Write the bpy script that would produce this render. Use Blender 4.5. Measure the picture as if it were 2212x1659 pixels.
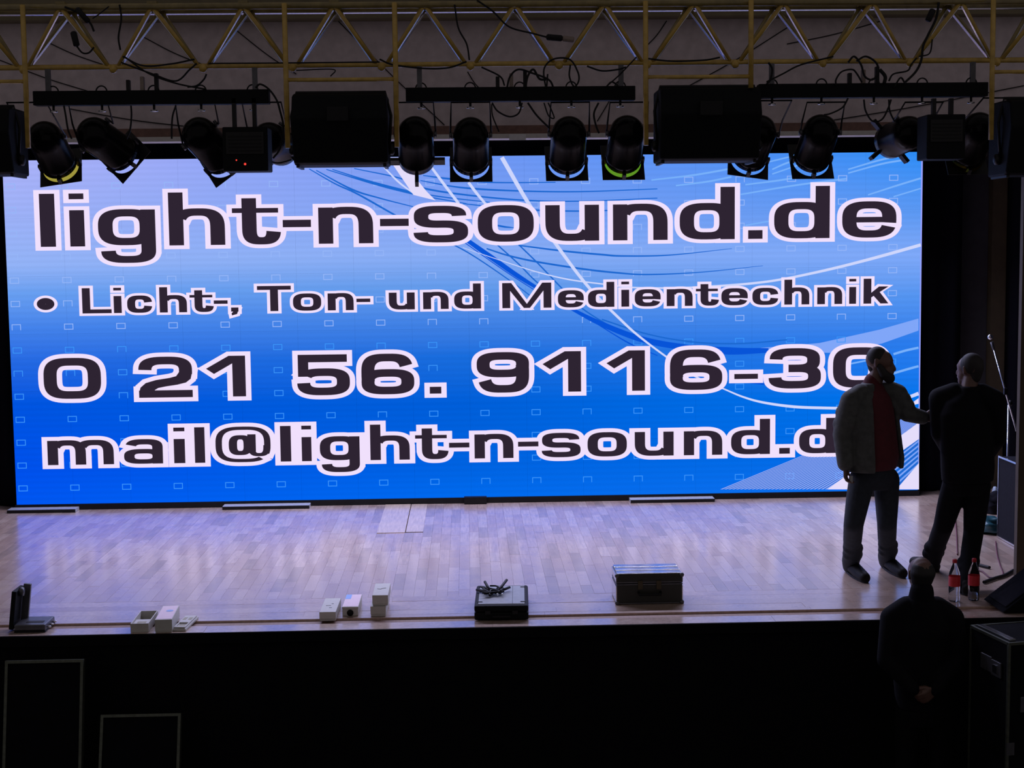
import bpy, bmesh, math, random
from mathutils import Vector, Matrix
from mathutils.geometry import tessellate_polygon
random.seed(7)
sc = bpy.context.scene
for o in list(bpy.data.objects): bpy.data.objects.remove(o)
COL = sc.collection
PI = math.pi
# ------------------------------------------------------------------ camera, world, exposure
FPX = 3200.0
CAM = Vector((-0.018, -14.993, 2.593))
YAW, PITCH, ROLL = -0.0298, 0.0914, -0.0114
CR = (Matrix.Rotation(YAW, 3, 'Z') @ Matrix(((1,0,0),(0,0,-1),(0,1,0))) @ Matrix.Rotation(-PITCH, 3, 'X') @ Matrix.Rotation(ROLL, 3, 'Z'))
cd = bpy.data.cameras.new('camera'); cd.sensor_fit = 'HORIZONTAL'; cd.sensor_width = 36; cd.lens = FPX/2212*36
cd.clip_start = .1; cd.clip_end = 200
cam = bpy.data.objects.new('camera', cd); COL.objects.link(cam)
cam.matrix_world = Matrix.Translation(CAM) @ CR.to_4x4()
sc.camera = cam
w = bpy.data.worlds.new('world'); sc.world = w; w.use_nodes = True
w.node_tree.nodes['Background'].inputs[0].default_value = (1.0, .90, .93, 1)
w.node_tree.nodes['Background'].inputs[1].default_value = .13
vs = sc.view_settings
vs.view_transform = 'Standard'; vs.look = 'None'; vs.exposure = 0; vs.gamma = 1; vs.use_curve_mapping = False

FILL_WATTS = 880.0                         # added floor fill light, unseen behind the header (watts)
def S(px, py, Y):                      # the point at depth Y that a measured photo position stands for
    d = CR @ Vector(((px-1106)/FPX, -(py-829.5)/FPX, -1)); t = (Y-CAM.y)/d.y
    return CAM + d*t
def FL(px, py, z=0):                   # the same on a horizontal level
    d = CR @ Vector(((px-1106)/FPX, -(py-829.5)/FPX, -1)); t = (z-CAM.z)/d.z
    return CAM + d*t
# ------------------------------------------------------------------ materials
def lin(c): return tuple((v/255/12.92 if v/255 <= .04045 else ((v/255+.055)/1.055)**2.4) for v in c)
MATS = {}
def mat(name, col, rough=.5, metal=0, var=.15, scale=30, bump=0, spec=.5, coat=0):
    m = bpy.data.materials.new(name); m.use_nodes = True; nt = m.node_tree; b = nt.nodes['Principled BSDF']
    b.inputs['Roughness'].default_value = rough; b.inputs['Metallic'].default_value = metal
    b.inputs['Specular IOR Level'].default_value = spec
    if coat: b.inputs['Coat Weight'].default_value = coat; b.inputs['Coat Roughness'].default_value = .12
    tc = nt.nodes.new('ShaderNodeTexCoord'); n = nt.nodes.new('ShaderNodeTexNoise'); n.inputs['Scale'].default_value = scale; n.inputs['Detail'].default_value = 4
    nt.links.new(tc.outputs['Object'], n.inputs['Vector'])
    r = nt.nodes.new('ShaderNodeValToRGB'); r.color_ramp.elements[0].position = .3; r.color_ramp.elements[1].position = .7
    r.color_ramp.elements[0].color = tuple(max(0, c*(1-var)) for c in col)+(1,); r.color_ramp.elements[1].color = tuple(min(1, c*(1+var)) for c in col)+(1,)
    nt.links.new(n.outputs['Fac'], r.inputs['Fac']); nt.links.new(r.outputs['Color'], b.inputs['Base Color'])
    if bump:
        bp = nt.nodes.new('ShaderNodeBump'); bp.inputs['Strength'].default_value = bump; bp.inputs['Distance'].default_value = .01
        nt.links.new(n.outputs['Fac'], bp.inputs['Height']); nt.links.new(bp.outputs['Normal'], b.inputs['Normal'])
    MATS[name] = m; return m
def emat(name, rgb, strength=1.0):
    m = bpy.data.materials.new(name); m.use_nodes = True; nt = m.node_tree; nt.nodes.clear()
    o = nt.nodes.new('ShaderNodeOutputMaterial'); e = nt.nodes.new('ShaderNodeEmission'); e.inputs[0].default_value = lin(rgb)+(1,); e.inputs[1].default_value = strength
    nt.links.new(e.outputs[0], o.inputs[0]); MATS[name] = m; return m
def wood(name, col, rough):
    m = bpy.data.materials.new(name); m.use_nodes = True; nt = m.node_tree; b = nt.nodes['Principled BSDF']
    b.inputs['Specular IOR Level'].default_value = .7
    if rough < .5:
        b.inputs['Coat Weight'].default_value = 1; b.inputs['Coat Roughness'].default_value = .2; b.inputs['Coat IOR'].default_value = 1.75
    tc = nt.nodes.new('ShaderNodeTexCoord'); mp = nt.nodes.new('ShaderNodeMapping'); mp.inputs['Scale'].default_value = (40, 3, 1)
    n = nt.nodes.new('ShaderNodeTexNoise'); n.inputs['Scale'].default_value = 1.5; n.inputs['Detail'].default_value = 5
    nt.links.new(tc.outputs['Object'], mp.inputs['Vector']); nt.links.new(mp.outputs[0], n.inputs['Vector'])
    r = nt.nodes.new('ShaderNodeValToRGB'); r.color_ramp.elements[0].position = .3; r.color_ramp.elements[1].position = .75
    r.color_ramp.elements[0].color = tuple(c*.78 for c in col)+(1,); r.color_ramp.elements[1].color = tuple(min(1, c*1.15) for c in col)+(1,)
    nt.links.new(n.outputs['Fac'], r.inputs['Fac']); nt.links.new(r.outputs['Color'], b.inputs['Base Color'])
    n2 = nt.nodes.new('ShaderNodeTexNoise'); n2.inputs['Scale'].default_value = 6; n2.inputs['Detail'].default_value = 6
    g = nt.nodes.new('ShaderNodeNewGeometry'); nt.links.new(g.outputs['Position'], n2.inputs['Vector'])
    mr = nt.nodes.new('ShaderNodeMapRange'); mr.inputs['From Min'].default_value = .3; mr.inputs['From Max'].default_value = .7
    mr.inputs['To Min'].default_value = rough-.07; mr.inputs['To Max'].default_value = rough+.1
    nt.links.new(n2.outputs['Fac'], mr.inputs['Value']); nt.links.new(mr.outputs[0], b.inputs['Roughness'])
    bp = nt.nodes.new('ShaderNodeBump'); bp.inputs['Strength'].default_value = .12; bp.inputs['Distance'].default_value = .004
    nt.links.new(n2.outputs['Fac'], bp.inputs['Height']); nt.links.new(bp.outputs['Normal'], b.inputs['Normal'])
    MATS[name] = m; return m

M = MATS
wood('nosing_wood', (.55,.41,.33), .19)
WOODS = [wood('floor_wood_%d' % i, c, r) for i, (c, r) in enumerate([((.50,.36,.28),.31),((.45,.32,.25),.34),((.56,.42,.33),.29),((.37,.27,.21),.38),((.52,.39,.31),.33),((.43,.30,.23),.36)])]
wood('ply', (.62,.47,.33), .42); wood('worn_channel', (.22,.12,.08), .6)
mat('black_cloth', (.012,.012,.018), .95, spec=.1, scale=60)
mat('curtain_black', (.005,.005,.009), .95, spec=.08, scale=40)
mat('black_paint', (.005,.005,.006), .45, spec=.3, scale=50)
mat('can_black', (.004,.004,.005), .22, spec=.12, scale=40)
mat('box_black', (.006,.007,.008), .6, spec=.1, scale=80, bump=.15)
mat('rubber', (.006,.006,.007), .6, spec=.25, scale=60)
mat('plaster', (.60,.52,.54), .9, var=.10, scale=14, bump=.25, spec=.2)
mat('plaster_edge', (.62,.60,.58), .7, var=.06)
mat('brown_trim', (.20,.11,.09), .7)
mat('beam_paint', (.15,.125,.07), .7, scale=6)
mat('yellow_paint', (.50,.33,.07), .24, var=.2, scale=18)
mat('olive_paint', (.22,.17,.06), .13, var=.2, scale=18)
mat('zinc', (.55,.56,.60), .22, .9, var=.1)
mat('dark_steel', (.10,.10,.11), .4, .6)
mat('aluminium', (.70,.71,.73), .2, 1, var=.08)
mat('case_edge', (.10,.11,.085), .45, .7, var=.2)
mat('chrome', (.75,.76,.78), .2, 1, var=.05)
mat('white_card', (.52,.51,.47), .55, var=.04)
mat('white_card_inner', (.35,.33,.25), .8, var=.1)
mat('print_pink', (.78,.60,.66), .5, var=.04); mat('print_blue', (.25,.42,.80), .5, var=.04)
mat('grey_panel', (.36,.37,.38), .33, var=.1)
mat('wall_dark', (.012,.012,.016), .9, spec=.08); mat('wall_grey', (.035,.033,.037), .9, scale=8); mat('post_brown', (.055,.038,.016), .7, scale=8)
mat('column_brown', (.055,.036,.02), .75, scale=6)
mat('hall_dark', (.02,.018,.018), .8, scale=5)
mat('stage_black', (.004,.004,.006), .9, spec=.1, scale=9)
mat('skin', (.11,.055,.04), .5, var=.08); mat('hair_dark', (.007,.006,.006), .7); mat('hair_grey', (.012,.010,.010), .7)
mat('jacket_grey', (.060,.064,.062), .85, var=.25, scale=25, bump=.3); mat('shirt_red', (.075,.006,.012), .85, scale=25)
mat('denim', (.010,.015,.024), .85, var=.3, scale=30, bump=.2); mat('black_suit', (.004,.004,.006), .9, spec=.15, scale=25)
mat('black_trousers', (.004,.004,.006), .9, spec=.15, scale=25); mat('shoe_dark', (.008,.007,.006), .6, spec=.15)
mat('bottle_red', (.55,.02,.03), .4, var=.06); mat('cap_red', (.45,.01,.02), .4)
mat('bag_blue', (.02,.08,.10), .35, var=.4, scale=12, bump=.4); mat('bag_pale', (.30,.36,.42), .35, bump=.3)
mat('cable_red', (.10,.02,.03), .5); mat('paper_white', (.75,.75,.78), .6, var=.05)
mat('case_olive', (.012,.012,.008), .5); mat('connector_tan', (.22,.17,.14), .5)
emat('led_red', (255,70,60), 1.0)
def glass(name, col, rough, ior=1.33):
    m = bpy.data.materials.new(name); m.use_nodes = True; b = m.node_tree.nodes['Principled BSDF']
    b.inputs['Base Color'].default_value = col+(1,); b.inputs['Transmission Weight'].default_value = 1; b.inputs['Roughness'].default_value = rough; b.inputs['IOR'].default_value = ior
    M[name] = m
glass('bottle_plastic', (.93,.95,.97), .03, 1.1)
def gel(name, col):
    m = bpy.data.materials.new(name); m.use_nodes = True; nt = m.node_tree; nt.nodes.clear()
    o = nt.nodes.new('ShaderNodeOutputMaterial'); t = nt.nodes.new('ShaderNodeBsdfTransparent'); t.inputs[0].default_value = col+(1,)
    nt.links.new(t.outputs[0], o.inputs[0]); M[name] = m
gel('gel_amber', (.95,.70,.05)); gel('gel_lime', (.85,.95,.02))

# LED image: two vertical colour ramps (left and right side of the picture) blended across the width
SW, SH, SZ0 = 9.216, 3.456, .06
def led_material():
    m = bpy.data.materials.new('led_picture'); m.use_nodes = True; nt = m.node_tree; nt.nodes.clear()
    o = nt.nodes.new('ShaderNodeOutputMaterial'); e = nt.nodes.new('ShaderNodeEmission'); nt.links.new(e.outputs[0], o.inputs[0])
    g = nt.nodes.new('ShaderNodeNewGeometry'); sp = nt.nodes.new('ShaderNodeSeparateXYZ'); nt.links.new(g.outputs['Position'], sp.inputs[0])
    v = nt.nodes.new('ShaderNodeMapRange'); v.inputs['From Min'].default_value = SZ0; v.inputs['From Max'].default_value = SZ0+SH
    u = nt.nodes.new('ShaderNodeMapRange'); u.inputs['From Min'].default_value = -SW/2; u.inputs['From Max'].default_value = SW/2
    nt.links.new(sp.outputs['Z'], v.inputs['Value']); nt.links.new(sp.outputs['X'], u.inputs['Value'])
    def ramp(stops):
        r = nt.nodes.new('ShaderNodeValToRGB'); el = r.color_ramp.elements
        while len(el) < len(stops): el.new(.5)
        for q, (p, c) in zip(el, sorted(stops)): q.position = p; q.color = lin(c)+(1,)
        nt.links.new(v.outputs[0], r.inputs['Fac']); return r
    L = ramp([(0,(0,86,242)),(.10,(0,80,236)),(.30,(0,84,224)),(.42,(36,104,226)),(.52,(68,130,234)),(.62,(104,158,240)),(.70,(146,178,246)),(.84,(156,176,246)),(1,(172,178,248))])
    C = ramp([(0,(0,106,238)),(.10,(0,98,224)),(.28,(0,94,216)),(.42,(24,108,220)),(.52,(66,130,228)),(.62,(98,154,234)),(.72,(136,172,244)),(.86,(122,158,242)),(1,(112,150,242))])
    R = ramp([(0,(16,112,236)),(.12,(0,110,232)),(.28,(0,116,236)),(.45,(44,124,236)),(.58,(84,148,240)),(.70,(126,168,248)),(.82,(92,152,242)),(1,(40,140,246))])
    def mix(a, b, f):
        x = nt.nodes.new('ShaderNodeMix'); x.data_type = 'RGBA'; nt.links.new(f, x.inputs['Factor']); nt.links.new(a, x.inputs[6]); nt.links.new(b, x.inputs[7]); return x.outputs[2]
    f1 = nt.nodes.new('ShaderNodeMapRange'); f1.inputs['From Max'].default_value = .5; nt.links.new(u.outputs[0], f1.inputs['Value'])
    f2 = nt.nodes.new('ShaderNodeMapRange'); f2.inputs['From Min'].default_value = .5; nt.links.new(u.outputs[0], f2.inputs['Value'])
    col = mix(mix(L.outputs[0], C.outputs[0], f1.outputs[0]), R.outputs[0], f2.outputs[0])
    wv = nt.nodes.new('ShaderNodeTexWave'); wv.wave_type = 'BANDS'; wv.bands_direction = 'Z'; wv.inputs['Scale'].default_value = 5.5; wv.inputs['Distortion'].default_value = 0
    nt.links.new(g.outputs['Position'], wv.inputs['Vector'])
    mr = nt.nodes.new('ShaderNodeMapRange'); mr.inputs['To Min'].default_value = .972; mr.inputs['To Max'].default_value = 1.02
    nt.links.new(wv.outputs['Fac'], mr.inputs['Value']); nt.links.new(col, e.inputs[0]); nt.links.new(mr.outputs[0], e.inputs[1])
    M['led_picture'] = m
led_material()
emat('led_border', (238,222,250), 1.02); emat('led_text', (46,36,50)); emat('led_white', (206,214,252)); emat('led_pale', (120,176,250))
emat('led_lavender', (128,166,248)); emat('led_deep', (8,84,216)); emat('led_mid', (28,104,208)); emat('led_icon_hi', (150,182,248)); emat('led_icon_lo', (60,150,250)); emat('led_pinkwhite', (228,220,250))
emat('led_stripe', (150,172,246)); emat('led_rim', (150,160,250))

# ------------------------------------------------------------------ mesh helpers
class MB:
    def __init__(s): s.v = []; s.f = []; s.m = []; s.cur = 0; s.sm = []; s.smooth = False
    def add(s, vs, fs):
        n = len(s.v); s.v += [tuple(p) for p in vs]; s.f += [tuple(n+i for i in f) for f in fs]; s.m += [s.cur]*len(fs); s.sm += [s.smooth]*len(fs); return s
    def box(s, c, d, R=None):
        c = Vector(c); vs = []
        for z in (-.5,.5):
            for y in (-.5,.5):
                for x in (-.5,.5):
                    q = Vector((x*d[0], y*d[1], z*d[2])); vs.append(c+((R@q) if R else q))
        return s.add(vs, [(0,2,3,1),(4,5,7,6),(0,1,5,4),(2,6,7,3),(0,4,6,2),(1,3,7,5)])
    def bb(s, a, b): return s.box([(a[i]+b[i])/2 for i in range(3)], [abs(b[i]-a[i]) for i in range(3)])
    def prism(s, poly, axis, a, b):      # polygon in the two other axes, extruded along axis from a to b
        n = len(poly); vs = []
        for t in (a, b):
            for p in poly:
                q = list(p); q.insert(axis, t); vs.append(q)
        return s.add(vs, [tuple(range(n))[::-1], tuple(range(n, 2*n))]+[(i, (i+1)%n, n+(i+1)%n, n+i) for i in range(n)])
    def tube(s, pts, r, n=8, caps=True):
        pts = [Vector(p) for p in pts]; rs = r if isinstance(r, (list, tuple)) else [r]*len(pts); vs = []; old = s.smooth; s.smooth = True
        up = None
        for i, p in enumerate(pts):
            t = (pts[min(i+1, len(pts)-1)]-pts[max(i-1, 0)]).normalized()
            if up is None: up = Vector((0,0,1)) if abs(t.z) < .9 else Vector((1,0,0))
            a = t.cross(up)
            if a.length < 1e-4: a = t.cross(Vector((0,1,.3)))
            a.normalize(); b = a.cross(t); up = b
            for k in range(n):
                q = 2*PI*k/n; vs.append(p+(a*math.cos(q)+b*math.sin(q))*rs[i])
        fs = [(i*n+k, i*n+(k+1)%n, (i+1)*n+(k+1)%n, (i+1)*n+k) for i in range(len(pts)-1) for k in range(n)]
        s.add(vs, fs)
        s.smooth = False
        if caps: s.f += [tuple(len(s.v)-len(vs)+k for k in range(n))[::-1], tuple(len(s.v)-n+k for k in range(n))]; s.m += [s.cur]*2; s.sm += [False]*2
        s.smooth = old; return s
    def lathe(s, prof, n=24, T=None, a0=0, a1=2*PI):   # profile (r, z) about Z
        full = abs(a1-a0-2*PI) < 1e-6; vs = []; k = n if full else n+1
        for r, z in prof:
            for i in range(k):
                a = a0+(a1-a0)*i/n; q = Vector((r*math.cos(a), r*math.sin(a), z)); vs.append(T@q if T else q)
        fs = []
        for j in range(len(prof)-1):
            for i in range(n):
                i2 = (i+1)%k; fs.append((j*k+i, j*k+i2, (j+1)*k+i2, (j+1)*k+i))
        old = s.smooth; s.smooth = True; s.add(vs, fs); s.smooth = old; return s
    def sphere(s, c, r, n=14, h=9):
        r3 = r if isinstance(r, (tuple, list)) else (r, r, r); c = Vector(c); vs = [c+Vector((0,0,r3[2]))]
        for j in range(1, h):
            for i in range(n):
                a = 2*PI*i/n; b = PI*j/h; vs.append(c+Vector((r3[0]*math.sin(b)*math.cos(a), r3[1]*math.sin(b)*math.sin(a), r3[2]*math.cos(b))))
        vs.append(c-Vector((0,0,r3[2]))); L = len(vs)-1; fs = [(0, 1+i, 1+(i+1)%n) for i in range(n)]
        for j in range(h-2):
            for i in range(n): fs.append((1+j*n+i, 1+(j+1)*n+i, 1+(j+1)*n+(i+1)%n, 1+j*n+(i+1)%n))
        fs += [(L, 1+(h-2)*n+(i+1)%n, 1+(h-2)*n+i) for i in range(n)]
        old = s.smooth; s.smooth = True; s.add(vs, fs); s.smooth = old; return s
    def caps(s, pts, rs, n=12):          # chain of tapered capsules
        for i, p in enumerate(pts):
            s.sphere(p, rs[i], n, 8)
            if i: s.tube([pts[i-1], p], [rs[i-1], rs[i]], n)
        return s
    def loft(s, secs, right, fwd, n=24, a0=None, a1=None, thick=0):   # elliptical sections (centre, rx, ry); with a0..a1 an open shell of some thickness
        vs = []; closed = a0 is None
        for c, rx, ry in secs:
            c = Vector(c)
            if closed:
                for k in range(n):
                    a = 2*PI*k/n; vs.append(c+right*(rx*math.cos(a))+fwd*(ry*math.sin(a)))
            else:
                for off in (0, -thick):
                    for k in range(n):
                        a = a0+(a1-a0)*k/(n-1)*1.0
                        if off: a = a1-(a1-a0)*k/(n-1)
                        vs.append(c+right*((rx+off)*math.cos(a))+fwd*((ry+off)*math.sin(a)))
        N = n if closed else 2*n
        fs = [(j*N+i, j*N+(i+1)%N, (j+1)*N+(i+1)%N, (j+1)*N+i) for j in range(len(secs)-1) for i in range(N)]
        if closed: fs += [tuple(range(n))[::-1], tuple(range((len(secs)-1)*n, len(secs)*n))]
        else:
            for base, rev in ((0, True), ((len(secs)-1)*N, False)):
                for k in range(n-1):
                    q = (base+k, base+k+1, base+N-2-k, base+N-1-k); fs.append(q[::-1] if rev else q)
        old = s.smooth; s.smooth = True; s.add(vs, fs); s.smooth = old; return s
    def mesh(s, name, mats):
        me = bpy.data.meshes.new(name); me.from_pydata(s.v, [], s.f)
        for m in (mats if isinstance(mats, (list, tuple)) else [mats]): me.materials.append(M[m] if isinstance(m, str) else m)
        me.polygons.foreach_set('material_index', s.m); me.polygons.foreach_set('use_smooth', s.sm); me.update(); return me
    def build(s, name, mats, parent=None, loc=None, R=None, bevel=0):
        o = bpy.data.objects.new(name, s.mesh(name, mats)); COL.objects.link(o)
        if parent: o.parent = parent
        if loc is not None: o.location = loc
        if R is not None: o.rotation_euler = R.to_euler()
        if bevel:
            b = o.modifiers.new('bevel', 'BEVEL'); b.width = bevel; b.segments = 2; b.limit_method = 'ANGLE'
        return o
def tag(o, label=None, cat=None, group=None, kind=None):
    if label: o['label'] = label
    if cat: o['category'] = cat
    if group: o['group'] = group
    if kind: o['kind'] = kind
    return o
def empty(name, loc=(0,0,0), label=None, cat=None, group=None, R=None, kind=None):
    o = bpy.data.objects.new(name, None); COL.objects.link(o); o.location = loc; o.empty_display_size = .1
    if R is not None: o.rotation_euler = R.to_euler()
    return tag(o, label, cat, group, kind)
def fitloc(o):                            # put a mesh object's origin at its own centre
    me = o.data; c = sum((v.co for v in me.vertices), Vector())/len(me.vertices); me.transform(Matrix.Translation(-c)); o.location = o.location+c; return o
def smoothpts(pts, k=6):                  # Catmull-Rom
    pts = [Vector(p) for p in pts]; P = [pts[0]*2-pts[1]]+pts+[pts[-1]*2-pts[-2]]; out = []
    for i in range(1, len(P)-2):
        for j in range(k):
            t = j/k; a, b, c, d = P[i-1:i+3]
            out.append(.5*((2*b)+(c-a)*t+(2*a-5*b+4*c-d)*t*t+(3*b-a-3*c+d)*t**3))
    return out+[pts[-1]]

# ------------------------------------------------------------------ the setting
YF, YP = -4.98, -3.80                     # stage edge, proscenium
HF = -1.25                                # hall floor level
XL, XR = -6.4, 6.4
fl = MB().bb((XL, YF+.02, -.30), (XR, .75, -.032)).build('floor', 'hall_dark'); tag(fl, 'stage floor of glossy brown boards', None, None, 'structure')
# boards: strips run from the screen to the front, then long rows along the edge
BW, Y1 = .085, -4.06
boards = []
x = XL
while x < XR-.01:
    y = Y1; off = random.uniform(.12, .6); first = True
    while y < .7:
        L = off if first else random.uniform(.34, .72); first = False
        y2 = min(y+L, .7)
        boards.append((x, y, BW, y2-y)); y = y2
    x += BW
rows = [(-4.06, -4.20), (-4.20, -4.33), (-4.33, -4.47), (-4.47, -4.60), (-4.60, -4.68)]
for a, b in rows:
    x = XL+random.uniform(-1, 0)
    while x < XR:
        L = random.uniform(1.2, 2.6); boards.append((x, b, L, a-b)); x += L
x = XL
while x < XR:
    L = random.uniform(1.6, 2.8); boards.append((x, YF-.015, min(L, XR-x), .175)); x += L
HX0, HX1 = XL+BW*round((FL(818,1150).x-XL)/BW), XL+BW*round((FL(921,1150).x-XL)/BW); HY0 = FL(870,1151).y
nb = []
for b in boards:
    if b[0]+b[2]/2 > HX0 and b[0]+b[2]/2 < HX1 and b[2] < .1 and b[1]+b[3] > HY0:
        if HY0-b[1] > .05: nb.append((b[0], b[1], b[2], HY0-b[1]))
    else: nb.append(b)
boards = nb
def visible(b):
    c = CR.transposed() @ (Vector((b[0]+b[2]/2, b[1]+b[3]/2, 0))-CAM); return abs(c.x/c.z)*FPX < 1150
boards.sort(key=lambda b: (not visible(b), b[1]))
unit = {}
WOODS.append(M['nosing_wood'])
def unit_board(k, m):
    if (k, m) not in unit:
        mb = MB(); e = .0012
        mb.box((0,0,-.015), (1,1,.03)); unit[(k, m)] = mb.mesh('plank', WOODS[m])
    return unit[(k, m)]
rest = MB()
wts = [0,0,0,1,1,2,2,3,4,4,5]
for i, (x, y, a, b) in enumerate(boards):
    m = random.choice(wts); dz = random.uniform(-.0003, .0003)
    if y < -4.97: m = 6
    if i < 300:
        o = bpy.data.objects.new('plank', unit_board(0, m)); COL.objects.link(o); o.parent = fl
        o.location = (x+a/2, y+b/2, dz); o.scale = (a-.0010, b-.0014, 1); o.rotation_euler = (random.uniform(-.0008,.0008), random.uniform(-.0012,.0012), 0)
    else:
        rest.cur = m; rest.box((x+a/2, y+b/2, dz-.015), (a-.0010, b-.0014, .03))
rest.build('plank_field', WOODS, fl)['kind'] = 'stuff'
MB().bb((XL, -4.82, -.034), (XR, -4.68, -.016)).build('channel_board', 'worn_channel', fl)
xm = FL(882,1120).x
MB().bb((HX0, HY0, -.03), (xm-.004, -.02, .004)).build('hatch_panel', 'ply', fl)
MB().bb((xm+.004, HY0+.02, -.03), (HX1, -.02, .003)).build('hatch_panel', 'ply', fl)
sf = MB().bb((XL, YF, HF), (XR, YF+.10, -.035)).build('wall_stage_front', 'stage_black'); tag(sf, kind='structure')
MB().bb((XL, YF-.030, -.075), (XR, YF-.0155, -.0015)).build('nosing', 'stage_black', sf)
tag(MB().bb((-10, -22, HF-.1), (10, YF+.1, HF)).build('floor_hall', 'hall_dark'), kind='structure')
# back of the stage, curtains, wings
tag(MB().bb((XL, .75, -.3), (XR, .85, 5.2)).build('wall_back', 'wall_dark'), kind='structure')
tag(MB().bb((XL-.1, YP, -.3), (XL, .85, 5.2)).build('wall_left', 'wall_dark'), kind='structure')
tag(MB().bb((XR, YP, -.3), (XR+.1, .85, 5.2)).build('wall_right', 'wall_dark'), kind='structure')
tag(MB().bb((XL-.1, YP, 5.2), (XR+.1, .85, 5.3)).build('ceiling', 'wall_dark'), kind='structure')
def curtain(x0, x1, z0, z1, y, label, folds=9, amp=.05, m='curtain_black', fall=0):
    mb = MB(); n = int(folds*8); rowsn = 6; vs = []; mb.smooth = True
    for t in (0, 1):
        for j in range(rowsn+1):
            for i in range(n+1):
                u = i/n; vs.append((x0+(x1-x0)*u, y+.012*t+amp*math.sin(u*folds*2*PI+.6*math.sin(j*.9))*(.7+.3*math.sin(j)), z0+(z1-z0)*j/rowsn))
    k = n+1; F = []; N = k*(rowsn+1)
    for j in range(rowsn):
        for i in range(n):
            a = j*k+i; F.append((a, a+1, a+k+1, a+k)); F.append((N+a+k, N+a+k+1, N+a+1, N+a))
    mb.add(vs, F); o = mb.build('curtain', m); fitloc(o); return tag(o, label, 'curtain')
zst = SZ0+SH
curtain(-5.5, 5.2, zst+.02, 4.9, .10, 'black valance cloth hanging above the blue video wall', 14, .03)
curtain(-6.3, -SW/2-.03, .02, 4.9, .27, 'black side curtain left of the video wall', 5, .05)
xq = S(2082, 700, .15).x
curtain(SW/2+.03, xq, .02, 4.9, .27, 'black side curtain right of the video wall', 2, .04)
def back_strip(name, px0, px1, m, y=.45, d=.08):
    a, b = S(px0, 700, y).x, S(px1, 700, y).x
    return MB().bb((a, y, -.03), (b, y+d, 5.1)).build(name, m)
tag(back_strip('wall_panel', 2075, 2131, 'wall_grey', .48), kind='structure')
tag(back_strip('trim_1', 2140, 2171, 'post_brown', .36, .12), kind='structure')
curtain(S(2174,700,.3).x, S(2240,700,.3).x, .02, 4.9, .30, 'dark blue-black curtain at the far right edge of the stage', 2, .03)
# proscenium header and its right column
zb = S(1100, 296, YP).z; zt = S(1100, 44, YP).z
hd = tag(MB().bb((-10, YP, zb), (10, YP+.14, 6.2)).build('wall_header', 'plaster'), kind='structure')
tag(MB().bb((-10, YP-.03, zb-.012), (10, YP+.16, zb+.022)).build('trim_2', 'plaster_edge'), kind='structure')
tag(MB().bb((-10, YP-.012, zb+.024), (10, YP-.001, zb+.085)).build('trim_3', 'brown_trim'), kind='structure')
tag(MB().bb((-10, YP-.16, zt), (10, YP-.001, 6.19)).build('trim_4', 'beam_paint'), kind='structure')
xc = S(2196, 900, YP+.06).x
tag(MB().bb((xc, YP, 0.005), (xc+.5, YP+.06, zb-.013)).build('wall_column', 'column_brown'), kind='structure')
tag(MB().bb((xc+.5, YP, HF), (10, YP+.1, zb-.013)).build('wall_front_right', 'wall_dark'), kind='structure')
xcl = -4.75
tag(MB().bb((xcl-.5, YP, 0.005), (xcl, YP+.3, zb-.013)).build('wall_column_left', 'column_brown'), kind='structure')
tag(MB().bb((-10, YP, HF), (xcl-.5, YP+.1, zb-.013)).build('wall_front_left', 'wall_dark'), kind='structure')

# ------------------------------------------------------------------ the LED wall
led = empty('led_video_wall', (0, 0, 0), 'wide glowing blue LED video wall with dark lettering at the back of the stage', 'video wall')
pm = MB(); pw = SW/16; g = .0003
pm.add([(-pw/2+g, 0, -pw/2+g), (pw/2-g, 0, -pw/2+g), (pw/2-g, 0, pw/2-g), (-pw/2+g, 0, pw/2-g)], [(0,1,2,3)])
pm.cur = 1
a = pw/2-g
pm.add([(-a,0,-a),(a,0,-a),(a,0,a),(-a,0,a),(-a,.07,-a),(a,.07,-a),(a,.07,a),(-a,.07,a)], [(4,7,6,5),(0,4,5,1),(1,5,6,2),(2,6,7,3),(3,7,4,0)])
pme = pm.mesh('led_panel', ['led_picture', 'black_paint'])
for i in range(16):
    for j in range(6):
        o = bpy.data.objects.new('led_panel', pme); COL.objects.link(o); o.parent = led; o.location = (-SW/2+pw*(i+.5), 0, SZ0+pw*(j+.5))
MB().bb((-SW/2-.012, -.012, .004), (SW/2+.012, .075, SZ0-.001)).build('base_frame', 'black_paint', led)
MB().bb((-SW/2-.02, .075, .004), (SW/2+.02, .095, zst+.01)).build('rear_frame', 'black_paint', led)
for p0, p1, yy in ((42,182,1094), (497,677,1084), (1352,1531,1071)):
    A, B = FL(p0, yy), FL(p1, yy); o = MB().bb((A.x, -.16, .002), (B.x, -.014, .034)).build('base_plate', 'grey_panel', led)
    MB().bb((A.x, -.17, .002), (B.x, -.161, .030)).build('plate_edge', 'black_paint', o)
A = FL(1003,1072); B = FL(1050,1072); MB().bb((A.x, -.08, .004), (B.x, -.013, .075)).build('cable_clip', 'black_paint', led)

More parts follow.
